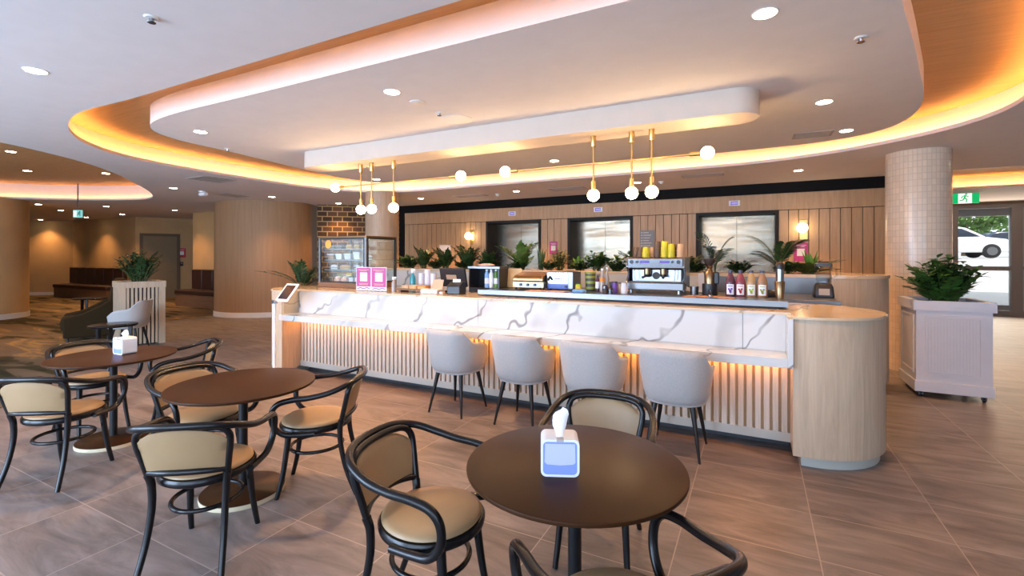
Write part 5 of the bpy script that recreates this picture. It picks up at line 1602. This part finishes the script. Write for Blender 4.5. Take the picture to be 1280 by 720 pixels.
# magenta notices in acrylic stands
for i, (x, lb) in enumerate(((-4.60, 'magenta notice in an acrylic stand in front of the cake cabinet, on its pane side'), (-4.335, 'magenta notice in an acrylic stand at the corner of the cake cabinet'))):
    t = thing('counter_notice', lb, 'notice', (x, 4.62, ZC), 0.10, 'magenta counter notices')
    w, h = 0.125, 0.315
    obj('acrylic', MB().box(-w, w, 0, 0.004, 0.0, h).box(-w, w, -0.05, 0.05, 0.0, 0.004), 'glass', t, smooth=0)
    s = obj('sheet', MB().box(-w + 0.006, w - 0.006, -0.005, -0.001, 0.006, h - 0.004), 'paper', t, smooth=0)
    obj('print', MB().box(-w + 0.013, w - 0.013, -0.007, -0.0045, 0.055, h - 0.012), 'magenta', s, smooth=0)
    obj('white_square', MB().box(-0.056, 0.06, -0.009, -0.0065, 0.125, 0.24), 'paper', s, smooth=0)
    g = MB()
    for k, (wd, z) in enumerate(((0.085, 0.275), (0.05, 0.26), (0.075, 0.095), (0.07, 0.08))):
        g.box(-wd, wd, -0.0085, -0.0068, z - 0.0035, z + 0.0035)
    obj('lettering', g, 'pastry', s, smooth=0)
    g = MB()
    g.tube([(-0.03, -0.0095, 0.17), (-0.015, -0.0095, 0.205), (0.005, -0.0095, 0.18), (0.03, -0.0095, 0.20)], 0.0025, 6).tube([(-0.025, -0.0095, 0.155), (0.03, -0.0095, 0.158)], 0.002, 6)
    obj('drawing', g, 'grille', s, smooth=0)
    g = MB().tube([(-0.1, -0.0055, 0.025), (-0.05, -0.0055, 0.04), (0.0, -0.0055, 0.025), (0.05, -0.0055, 0.042), (0.1, -0.0055, 0.03)], 0.006, 6)
    obj('skyline', g, 'violet', s, smooth=0)

# bottles, cups, boards
def bottle(name, label, cat_, x, y, z, prof, mat, n=22, group=None, cap=None, capm='white_plastic', lab=None, labm='paper', band=None):
    t = thing(name, label, cat_, (x, y, z), 0, group)
    obj('body', MB().lathe([(0, 0)] + prof + [(0, prof[-1][1])], n=n), mat, t)
    if cap:
        r, z0, z1_ = cap
        obj('cap', MB().lathe([(0, z0), (r, z0), (r, z1_ - 0.003), (r * 0.9, z1_), (0, z1_)], n=n), capm, t)
    if lab:
        r, z0, z1_ = lab
        obj('label_wrap', MB().lathe([(r - 0.002, z0), (r, z0), (r, z1_), (r - 0.002, z1_)], n=n), labm, t)
    return t
def spray(label, x, y, z, h, r, mat, hm='white_plastic'):
    t = bottle('spray_bottle', label, 'spray bottle', x, y, z, [(r, 0.0), (r, h * 0.55), (r * 0.8, h * 0.66), (r * 0.35, h * 0.76), (r * 0.32, h * 0.80)], mat)
    obj('trigger_head', MB().prism_y([(-0.018, h * 0.80), (0.018, h * 0.80), (0.014, h * 0.88), (0.05, h * 0.93), (0.05, h * 0.99), (-0.022, h), (-0.022, h * 0.9)], -0.012, 0.012), hm, t, smooth=30, bevel=0.003)
    obj('trigger', MB().tube([(0.03, 0, h * 0.93), (0.036, 0, h * 0.86), (0.028, 0, h * 0.80)], 0.005, 8), hm, t)
    return t
spray('teal spray bottle with a white trigger beside the stacked cups', -4.03, 4.92, ZC, 0.29, 0.037, 'teal')
spray('small clear spray bottle beside the magenta notices', -4.14, 4.68, ZC, 0.19, 0.030, 'bottle_clear')
bottle('sauce_bottle', 'short cream bottle between the notice and the clear spray bottle', 'bottle', -4.22, 4.78, ZC, [(0.028, 0.0), (0.03, 0.07), (0.014, 0.10), (0.013, 0.115)], 'cup_tan', cap=(0.016, 0.115, 0.135), capm='yellow')
cup0 = None
def cup_prof(r, h): return [(r * 0.72, 0.0), (r, h - 0.004), (r * 1.06, h - 0.004), (r * 1.06, h)]
for i, (x, nn, lb) in enumerate(((-3.93, 9, 'white paper cup in the stack beside the teal spray bottle'), (-3.83, 12, 'white paper cup in the tallest stack'), (-3.735, 9, 'white paper cup in the stack nearest the till'))):
    for k in range(nn):
        if cup0 is None:
            cup0 = obj('paper_cup', MB().lathe([(0.028, 0.0), (0.040, 0.092), (0.0425, 0.092), (0.0425, 0.097), (0.038, 0.097), (0.0265, 0.004), (0, 0.004)], n=20), 'cup_white')
            tag(cup0, lb, 'paper cup', 'stacked white paper cups')
            c = cup0
        else:
            c = cup0.copy(); COL.objects.link(c); c['label'] = lb
        c.location = (x, 4.98, ZC + k * 0.0165)
t = thing('serving_board', 'timber serving board with pastries in front of the paper cups', 'board', (-3.82, 4.72, ZC), 0.05)
obj('board', MB().box(-0.24, 0.24, -0.10, 0.10, 0.028, 0.048), 'walnut', t, smooth=0, bevel=0.005)
obj('foot', MB().box(-0.2, -0.17, -0.08, 0.08, 0, 0.028), 'walnut', t, smooth=0)
obj('foot', MB().box(0.17, 0.2, -0.08, 0.08, 0, 0.028), 'walnut', t, smooth=0)
for i, (dx, m_, lb) in enumerate(((-0.12, 'pastry', 'pink topped slice on the serving board'), (0.0, 'bread', 'golden slice midway on the serving board'), (0.13, 'orange', 'orange topped slice on the serving board near the till'))):
    q = thing('cake_slice', lb, 'cake slice', (-3.82 + dx, 4.72, ZC + 0.0485), 0.1 * i, 'slices on the serving board')
    obj('sponge', MB().box(-0.055, 0.055, -0.07, 0.07, 0, 0.028), 'bread', q, smooth=0, bevel=0.004)
    obj('topping', MB().box(-0.055, 0.055, -0.07, 0.07, 0.028, 0.040), m_, q, smooth=0, bevel=0.003)
t = thing('card_terminal', 'pinkish paper topped payment box on the counter beside the till', 'terminal', (-3.52, 4.66, ZC), 0.12)
obj('base', MB().box(-0.115, 0.115, -0.08, 0.08, 0.0, 0.055), 'cup_white', t, smooth=0, bevel=0.01)
obj('paper_roll', tilt(MB().box(-0.07, 0.08, -0.003, 0.003, 0.0, 0.12), -0.35, 0.03, 0.06, 0.05), 'kraft', t, smooth=0)
t = thing('till_screen', 'black till monitor on a stand facing the staff side', 'till', (-3.40, 4.98, ZC), 0.0)
obj('base', MB().box(-0.10, 0.10, -0.08, 0.10, 0, 0.02), 'black_plastic', t, smooth=0, bevel=0.005)
obj('neck', MB().box(-0.03, 0.03, 0.0, 0.03, 0.02, 0.14), 'black_plastic', t, smooth=0)
obj('monitor', tilt(MB().box(-0.19, 0.19, -0.02, 0.015, 0.0, 0.24), 0.25, 0, 0.0, 0.07), 'black_plastic', t, smooth=0, bevel=0.006)
obj('customer_display', tilt(MB().box(-0.09, 0.06, -0.028, -0.021, 0.10, 0.16), 0.25, 0, 0, 0.07), 'cup_tan', t, smooth=0)
t = thing('receipt_printer', 'dark blue grey receipt printer on the counter beside the till', 'printer', (-3.20, 4.72, ZC), 0.15)
obj('body', MB().prism_x([(-0.09, 0), (0.10, 0), (0.10, 0.14), (0.02, 0.15), (-0.09, 0.10)], -0.085, 0.085), 'black_plastic', t, smooth=0, bevel=0.01)
obj('paper', tilt(MB().box(-0.05, 0.05, -0.001, 0.001, 0, 0.05), -0.3, 0, 0.0, 0.13), 'paper', t, smooth=0)
t = thing('crumpled_paper', 'small white scrap of paper in front of the receipt printer', 'paper', (-3.31, 4.56, ZC))
obj('scrap', MB().sphere((0, 0, 0.018), 0.022, 7, 5, 0.8), 'paper', t, smooth=0)
# open rack with bottles
t = thing('drinks_rack', 'black open rack holding bottles behind the till', 'rack', (-3.02, 5.18, ZC))
obj('frame', MB().box(-0.22, 0.22, 0.10, 0.12, 0, 0.30).box(-0.22, -0.20, -0.12, 0.10, 0, 0.30).box(0.20, 0.22, -0.12, 0.10, 0, 0.30).box(-0.2, 0.2, -0.12, 0.10, 0, 0.06), 'black_plastic', t, smooth=0)
obj('shelf', MB().box(-0.23, 0.23, -0.13, 0.12, 0.30, 0.325), 'steel', t, smooth=0)
for i, (dx, m_, lb) in enumerate(((0.01, 'blue_cloth', 'tall blue bottle in the drinks rack'), (0.075, 'paper', 'slim white bottle in the drinks rack'), (0.145, 'leaf_bright', 'green and white bottle in the drinks rack'))):
    bottle('drink_bottle', lb, 'bottle', -3.02 + dx, 5.12, ZC + 0.0605, [(0.028, 0), (0.028, 0.17), (0.014, 0.20), (0.013, 0.21)], m_, cap=(0.016, 0.21, 0.23), lab=(0.0295, 0.05, 0.12), group='bottles in the drinks rack')
t = thing('fabric_bundle', 'red and tan folded bundle on top of the drinks rack', 'bundle', (-3.05, 5.18, ZC + 0.3255))
obj('bundle', MB().loft([[(0.12 * k * math.cos(a), 0.06 * k * math.sin(a), z_) for a in [2 * PI * i / 16 for i in range(16)]] for k, z_ in ((0.8, 0), (1, 0.012), (0.9, 0.026), (0.4, 0.038))]), 'pastry', t)
# leaning board and grill press
t = thing('chopping_board', 'honey coloured chopping board standing beside the grill press', 'board', (-2.73, 5.28, ZB), 0)
obj('board', tilt(MB().prism_y([(p_[0], p_[1]) for p_ in rrect(-0.13, 0.13, 0, 0.24, 0.03, 4)], -0.01, 0.01), -0.12, 0, 0, 0.003), 'cutting', t, smooth=30)
t = thing('grill_press', 'bronze lit stainless grill press with a long handle', 'grill press', (-2.40, 5.18, ZB), 0.06)
obj('lower_body', MB().box(-0.20, 0.20, -0.16, 0.16, 0.02, 0.10), 'gold_steel', t, smooth=0, bevel=0.008)
obj('upper_plate', MB().prism_x([(-0.17, 0.105), (0.16, 0.105), (0.16, 0.19), (0.10, 0.205), (-0.13, 0.165), (-0.17, 0.135)], -0.19, 0.19), 'gold_steel', t, smooth=0, bevel=0.006)
obj('handle', MB().tube([(0.20, 0.12, 0.16), (0.25, 0.06, 0.19), (0.25, -0.10, 0.15), (0.25, -0.14, 0.12)], 0.014, 10), 'black_plastic', t)
obj('panel', MB().box(-0.16, 0.16, -0.165, -0.16, 0.035, 0.085), 'steel', t, smooth=0)
for k in range(3):
    obj('knob', MB().lathe([(0, -0.02), (0.014, -0.02), (0.016, 0), (0, 0)], (-0.09 + 0.09 * k, -0.165, 0.06), 14, 'y'), 'black_plastic', t)
for sx in (-0.17, 0.17):
    for sy in (-0.12, 0.12):
        obj('foot', MB().cyl((sx, sy, 0), (sx, sy, 0.02), 0.015), 'black_plastic', t)
t = thing('toaster_oven', 'stainless box oven with a blue lower panel on the bench', 'oven', (-2.04, 5.25, ZB), 0.0)
obj('body', MB().box(-0.155, 0.175, -0.13, 0.15, 0.015, 0.215), 'steel', t, smooth=0, bevel=0.006)
obj('door', MB().box(-0.14, 0.115, -0.14, -0.13, 0.075, 0.205), 'chrome', t, smooth=0, bevel=0.004)
obj('handle', MB().tube([(-0.05, -0.14, 0.11), (-0.05, -0.165, 0.115), (-0.05, -0.165, 0.135), (0.03, -0.165, 0.135), (0.03, -0.165, 0.115), (0.03, -0.14, 0.11)], 0.005, 8), 'steel', t)
obj('lower_panel', MB().box(-0.14, 0.115, -0.142, -0.13, 0.018, 0.07), 'blue', t, smooth=0)
obj('knob', MB().lathe([(0, -0.02), (0.012, -0.02), (0.013, 0), (0, 0)], (0.09, -0.142, 0.045), 14, 'y'), 'black_plastic', t)
for sx in (-0.12, 0.14):
    for sy in (-0.09, 0.11):
        obj('foot', MB().cyl((sx, sy, 0), (sx, sy, 0.016), 0.012), 'black_plastic', t)
t = thing('cutting_sheet', 'pale pink cutting sheet lying in front of the box oven', 'cutting board', (-2.05, 4.86, ZB))
obj('sheet', MB().box(-0.26, 0.2, -0.09, 0.09, 0, 0.01), 'pastry', t, smooth=0, bevel=0.003)
bottle('sauce_bottle', 'lime bottle with a black top beside the box oven', 'bottle', -1.80, 5.12, ZB, [(0.032, 0), (0.032, 0.07), (0.026, 0.078)], 'lime', cap=(0.022, 0.078, 0.105), capm='black_plastic', lab=(0.033, 0.015, 0.055), labm='yellow')
t = thing('cleaning_cloth', 'light blue folded cloth on the bench in front of the canister', 'cloth', (-1.73, 4.94, ZB), 0.1)
obj('cloth', MB().loft([[(0.075 * k * math.cos(a) * (1 + 0.12 * math.sin(5 * a)), 0.05 * k * math.sin(a), z_) for a in [2 * PI * i / 24 for i in range(24)]] for k, z_ in ((0.95, 0), (1, 0.014), (0.9, 0.028), (0.5, 0.036))]), 'blue_cloth', t)
bottle('striped_canister', 'olive and charcoal striped canister on the bench', 'canister', -1.69, 5.22, ZB, [(0.056, 0), (0.060, 0.205)], 'cup_dark', cap=(0.062, 0.195, 0.215), capm='cup_olive')
cn = [o for o in bpy.data.objects if o.name.startswith('striped_canister')][-1]
for z_ in (0.02, 0.085, 0.145):
    obj('band', MB().lathe([(0.0585, z_), (0.0605, z_), (0.0610, z_ + 0.028), (0.0585, z_ + 0.028)], n=22), 'cup_olive', cn)
bottle('syrup_bottle', 'dark plum bottle with a white wrap beside the striped canister', 'bottle', -1.585, 5.16, ZB, [(0.024, 0), (0.024, 0.12), (0.012, 0.15), (0.011, 0.165)], 'berry', cap=(0.013, 0.165, 0.18), capm='black_plastic', lab=(0.0252, 0.035, 0.11))
bottle('syrup_bottle', 'clear bottle with an orange wrap and tall neck on the bench', 'bottle', -1.515, 5.10, ZB, [(0.030, 0), (0.030, 0.13), (0.013, 0.19), (0.012, 0.24)], 'bottle_clear', cap=(0.014, 0.24, 0.26), capm='paper', lab=(0.0312, 0.115, 0.155), labm='orange')
bottle('syrup_bottle', 'slim clear bottle behind the orange wrapped bottle', 'bottle', -1.50, 5.24, ZB, [(0.026, 0), (0.026, 0.14), (0.011, 0.2), (0.010, 0.25)], 'bottle_clear', cap=(0.012, 0.25, 0.27), capm='paper')
for i, (x, y_, m_, h_, lb) in enumerate(((-1.46, 5.02, 'chrome', 0.07, 'small steel jug on the bench near the orange wrapped bottle'), (-1.42, 5.16, 'cup_dark', 0.10, 'dark jar on the bench before the violet jar'), (-1.36, 5.05, 'violet', 0.11, 'violet wrapped jar on the bench'), (-1.305, 5.08, 'cup_tan', 0.10, 'tan jar on the bench beside the violet jar'), (-1.375, 4.93, 'chrome', 0.045, 'tiny steel shot cup in front of the violet jar'), (-1.43, 4.92, 'cup_brown', 0.04, 'tiny brown shot cup on the bench'))):
    bottle('jar', lb, 'jar', x, y_, ZB, [(0.026, 0), (0.028, h_)], m_, cap=(0.0285, h_, h_ + 0.012), capm='black_plastic', group='jars beside the coffee machine')
bottle('milk_jug', 'white jug beside the coffee machine', 'jug', -1.245, 5.0, ZB, [(0.034, 0), (0.036, 0.06), (0.030, 0.105), (0.033, 0.115)], 'cup_white')

# espresso machine
t = thing('espresso_machine', 'two group stainless espresso machine with cups piled on top', 'coffee machine', (-0.965, 5.36, ZB))
w = 0.295
obj('back_body', MB().box(-w + 0.02, w - 0.02, -0.06, 0.24, 0.06, 0.385), 'black_plastic', t, smooth=0, bevel=0.01)
hd = obj('head_panel', MB().prism_x([(-0.17, 0.265), (-0.13, 0.25), (0.24, 0.25), (0.24, 0.388), (-0.14, 0.388), (-0.18, 0.375)], -w + 0.005, w - 0.005), 'chrome', t, smooth=0, bevel=0.008)
obj('splash_panel', MB().box(-w + 0.04, w - 0.04, -0.075, -0.06, 0.115, 0.26), 'chrome', t, smooth=0)
tr = obj('drip_tray', MB().box(-w - 0.005, w + 0.005, -0.22, 0.02, 0.035, 0.115), 'steel', t, smooth=0, bevel=0.008)
obj('grate', MB().box(-w + 0.02, w - 0.02, -0.20, -0.08, 0.1155, 0.121), 'grille_dark', tr, smooth=0)
for s in (-1, 1):
    obj('side_panel', MB().prism_x([(-0.20, 0.115), (0.24, 0.05), (0.24, 0.388), (-0.15, 0.388), (-0.175, 0.28), (-0.09, 0.20)], s * w - 0.012, s * w + 0.012), 'chrome', t, smooth=0, bevel=0.006)
    for y_ in (-0.18, 0.2):
        obj('foot', MB().lathe([(0, 0), (0.02, 0), (0.016, 0.035), (0, 0.035)], (s * 0.25, y_, 0), 14), 'chrome', t)
    gh = obj('group_head', MB().lathe([(0, 0.20), (0.036, 0.20), (0.038, 0.225), (0.034, 0.265), (0, 0.265)], (s * 0.085, -0.13, 0), 20), 'gold_steel', t)
    obj('portafilter', MB().lathe([(0, 0.17), (0.02, 0.17), (0.034, 0.178), (0.036, 0.20), (0, 0.20)], (s * 0.085, -0.13, 0), 18).tube([(s * 0.085, -0.16, 0.188), (s * 0.085 + 0.02 * s, -0.27, 0.172)], [0.010, 0.014], 10), 'black_plastic', gh)
    obj('gauge', MB().lathe([(0, -0.012), (0.020, -0.012), (0.022, 0), (0, 0)], (s * 0.245, -0.175, 0.335), 20, 'y'), 'black_plastic', t)
    obj('steam_knob', MB().lathe([(0, -0.02), (0.013, -0.02), (0.013, 0), (0, 0)], (s * 0.185, -0.177, 0.335), 16, 'y'), 'black_plastic', t)
    obj('steam_wand', MB().tube([(s * 0.20, -0.15, 0.27), (s * 0.215, -0.19, 0.24), (s * 0.205, -0.19, 0.135)], 0.006, 8), 'chrome', t)
    obj('display', MB().box(s * 0.105 - 0.05, s * 0.105 + 0.05, -0.181, -0.174, 0.322, 0.348), 'purple', t, smooth=0)
obj('badge', MB().lathe([(0, -0.003), (0.04, -0.003), (0.04, 0), (0, 0)], (0, -0.0755, 0.185), 24, 'y', 1, 1), 'grille_dark', t)
# cups piled on the machine
cmach = None
piles = ((-0.255, 0.10, 'cup_brown', 2, 'brown'), (-0.19, 0.02, 'cup_brown', 2, 'brown'), (-0.115, -0.06, 'cup_lime', 2, 'lime'), (-0.06, 0.05, 'cup_tan', 2, 'tan'), (0.0, 0.0, 'cup_brown', 4, 'tall brown'), (0.085, -0.06, 'cup_lime', 4, 'tall lime'), (0.155, -0.06, 'cup_lime', 3, 'medium lime'), (0.205, 0.03, 'cup_brown', 3, 'medium brown'), (0.25, -0.06, 'cup_tan', 3, 'tan topped'), (0.12, 0.08, 'cup_brown', 3, 'brown rear'))
base_cup = {}
for (dx, dy, m_, nn, nm) in piles:
    for k in range(nn):
        lb = {'brown': 'dark brown cup upside down at the jug end of the espresso machine top', 'lime': 'lime cup upside down in the short pile on the espresso machine', 'tan': 'tan cup upside down in the short pile on the espresso machine', 'tall brown': 'dark brown cup in the tall pile midway on the espresso machine', 'tall lime': 'lime cup in the tallest pile on the espresso machine', 'medium lime': 'lime cup in the pile beside the tallest one', 'medium brown': 'dark brown cup in the pile at the grinder end of the machine', 'tan topped': 'tan cup in the pile at the grinder end of the machine', 'brown rear': 'dark brown cup in the pile behind the lime cups'}[nm]
        if m_ not in base_cup:
            c = obj('takeaway_cup', MB().lathe([(0.043, 0.0), (0.043, 0.007), (0.040, 0.008), (0.032, 0.075), (0.028, 0.080), (0, 0.080)], n=20), m_)
            base_cup[m_] = c
        else:
            c = base_cup[m_].copy(); COL.objects.link(c)
        tag(c, lb, 'cup', 'cups piled on the espresso machine')
        c.location = (-0.965 + dx, 5.36 + dy, ZB + 0.3885 + k * 0.030)
t = thing('wipe_holder', 'folded sign card standing beside the coffee machine', 'card', (-0.50, 5.62, ZB), 0.0)
obj('card', MB().box(-0.07, 0.07, -0.005, 0.005, 0, 0.20), 'paper', t, smooth=0)
obj('foot', MB().box(-0.06, 0.06, -0.04, 0.04, 0, 0.006), 'paper', t, smooth=0)
t = thing('knock_box', 'small steel knock box with an orange bar beside the coffee machine', 'knock box', (-0.565, 5.20, ZB))
obj('box', MB().lathe([(0.038, 0), (0.042, 0.085), (0.036, 0.085), (0.032, 0.01), (0, 0.01)], n=20), 'steel', t)
obj('bar', MB().cyl((-0.04, 0, 0.07), (0.04, 0, 0.07), 0.010), 'orange', t)
# grinder
t = thing('coffee_grinder', 'bronze and black coffee grinder with a clear hopper', 'coffee grinder', (-0.42, 5.22, ZB))
obj('base', MB().lathe([(0, 0), (0.072, 0), (0.075, 0.01), (0.072, 0.115), (0, 0.115)], n=28), 'black_plastic', t)
obj('body', MB().lathe([(0, 0.115), (0.052, 0.115), (0.054, 0.225), (0.045, 0.24), (0, 0.24)], n=28), 'gold_steel', t)
obj('collar', MB().lathe([(0, 0.24), (0.03, 0.24), (0.022, 0.27), (0.034, 0.295), (0, 0.295)], n=24), 'gold_steel', t)
hp = obj('hopper', MB().lathe([(0.030, 0.295), (0.066, 0.345), (0.068, 0.475), (0.062, 0.485), (0.060, 0.475), (0.060, 0.35), (0.026, 0.30)], n=28), 'glass_jug', t)
obj('beans', MB().lathe([(0, 0.30), (0.024, 0.302), (0.058, 0.348), (0.058, 0.372), (0, 0.378)], n=24), 'cup_brown', hp)
obj('hopper_lid', MB().lathe([(0, 0.486), (0.068, 0.486), (0.068, 0.496), (0, 0.50)], n=24), 'black_plastic', hp)
obj('motor', MB().box(0.045, 0.09, -0.04, 0.06, 0.115, 0.235), 'black_plastic', t, smooth=0, bevel=0.01)
obj('fork', MB().box(-0.02, 0.02, -0.10, -0.06, 0.10, 0.112), 'black_plastic', t, smooth=0)
t = thing('tamping_mat', 'terracotta curved tamping mat in front of the grinder', 'mat', (-0.40, 4.90, ZB))
obj('mat', MB().prism([(-0.23, -0.16), (0.23, -0.16)] + [(0.23 * math.cos(a), -0.10 + 0.17 * math.sin(a)) for a in [PI * i / 16 for i in range(17)]], 0, 0.012), 'copper_mat', t, smooth=30)
obj('front_lip', MB().box(-0.10, 0.09, -0.165, -0.16, -0.02, 0.012), 'black_plastic', t, smooth=0)
t = thing('tamper', 'small black tamper on the terracotta mat', 'tamper', (-0.385, 4.88, ZB + 0.0125))
obj('foot', MB().lathe([(0, 0), (0.028, 0), (0.028, 0.012), (0.01, 0.02), (0, 0.02)], n=20), 'chrome', t)
obj('grip', MB().lathe([(0, 0.02), (0.010, 0.02), (0.016, 0.05), (0.014, 0.065), (0, 0.07)], n=18), 'black_plastic', t)
# juice bottles
jp = [(0.044, 0.0), (0.047, 0.010), (0.047, 0.125), (0.043, 0.155), (0.027, 0.205), (0.018, 0.225), (0.018, 0.24)]
for x, m_, pic, lb in ((-0.225, 'berry', 'violet', 'juice bottle with dark berry print, next to the grinder'), (-0.135, 'rasp', 'red', 'juice bottle with red raspberry print'), (-0.04, 'apple', 'lime', 'juice bottle with green apple print'), (0.055, 'peach', 'cup_olive', 'juice bottle with pale citrus print, nearest the cocktail shaker')):
    t = thing('juice_bottle', lb, 'juice bottle', (x, 5.17, ZB), 0, 'juice bottles on the bench')
    obj('body', MB().lathe([(0, 0)] + jp + [(0, 0.24)], n=28), m_, t)
    obj('shoulder', MB().lathe([(0.0435, 0.158), (0.0275, 0.206), (0.0185, 0.226), (0.017, 0.226), (0.026, 0.204), (0.042, 0.157)], n=28), m_, t)
    obj('cap', MB().lathe([(0, 0.236), (0.021, 0.236), (0.021, 0.256), (0.018, 0.259), (0, 0.259)], n=20), 'cap_blue', t)
    lbm = MB()
    arc = [(-PI / 2 - 0.75 + 1.5 * i / 12) for i in range(13)]
    lbm.add([(0.048 * math.cos(a), 0.048 * math.sin(a), z_) for z_ in (0.018, 0.12) for a in arc], [(i, i + 1, 14 + i, 13 + i) for i in range(12)])
    lo = obj('label_wrap', lbm, 'paper', t, smooth=60)
    pm_ = MB()
    for k, (px_, pz_, pr_) in enumerate(((0.0, 0.055, 0.013), (-0.012, 0.072, 0.010), (0.012, 0.074, 0.010), (0.002, 0.042, 0.010))):
        pm_.lathe([(0, -0.0015), (pr_, -0.0015), (pr_, 0.004), (0, 0.004)], (px_, -0.0485, pz_), 14, 'y')
    pm_.box(-0.022, 0.022, -0.0488, -0.044, 0.10, 0.106)
    obj('fruit_print', pm_, pic, lo)
# cocktail shaker and dark cloth
t = thing('cocktail_shaker', 'tall steel cocktail shaker with a black lid', 'shaker', (0.155, 5.30, ZB))
t.location = (0.20, 5.10, ZB)
obj('tin', MB().lathe([(0, 0), (0.034, 0), (0.045, 0.155), (0.042, 0.16), (0, 0.16)], n=26), 'gold_steel', t)
obj('upper_tin', MB().lathe([(0, 0.16), (0.034, 0.16), (0.036, 0.275), (0, 0.275)], n=26), 'chrome', t)
obj('lid', MB().lathe([(0, 0.275), (0.038, 0.275), (0.042, 0.31), (0.030, 0.335), (0, 0.345)], n=26), 'black_plastic', t)
t = thing('black_cloth', 'crumpled black cloth on the bench between bottles and shaker', 'cloth', (0.125, 5.28, ZB))
obj('cloth', MB().loft([[(0.08 * k * math.cos(a) * (1 + 0.2 * math.sin(4 * a + z_ * 90)), 0.05 * k * math.sin(a) * (1 + 0.2 * math.cos(3 * a)), z_) for a in [2 * PI * i / 26 for i in range(26)]] for k, z_ in ((0.85, 0), (1, 0.02), (0.8, 0.045), (0.35, 0.065))]), 'black_plastic', t)
# blender jug
t = thing('blender', 'black blender base with a clear jug on the return bench', 'blender', (0.66, 6.22, 1.1405))
t.location = (0.665, 6.24, 1.1405)
obj('base', MB().loft([[(px_, py_, z_) for px_, py_ in rrect(-q, q, -q, q, 0.025, 4)] for q, z_ in ((0.095, 0), (0.098, 0.02), (0.088, 0.12), (0.07, 0.155))]), 'black_plastic', t)
obj('control_panel', MB().box(-0.05, 0.05, -0.099, -0.090, 0.03, 0.10), 'grille', t, smooth=0)
jg = obj('jug', MB().loft([[(px_, py_, z_) for px_, py_ in rrect(-q, q, -q, q, 0.02, 4)] for q, z_ in ((0.055, 0.155), (0.062, 0.20), (0.078, 0.345))], True, False), 'glass_jug', t, solid=0.004)
obj('blade', MB().box(-0.03, 0.03, -0.006, 0.006, 0.168, 0.172).box(-0.006, 0.006, -0.03, 0.03, 0.174, 0.178), 'chrome', t, smooth=0)
obj('lid', MB().loft([[(px_, py_, z_) for px_, py_ in rrect(-q, q, -q, q, 0.02, 4)] for q, z_ in ((0.080, 0.345), (0.080, 0.375), (0.05, 0.385), (0.045, 0.40))]), 'black_plastic', t)
obj('handle', MB().tube([(0.07, 0, 0.33), (0.12, 0, 0.32), (0.125, 0, 0.24), (0.068, 0, 0.21)], 0.010, 10), 'glass_jug', t)
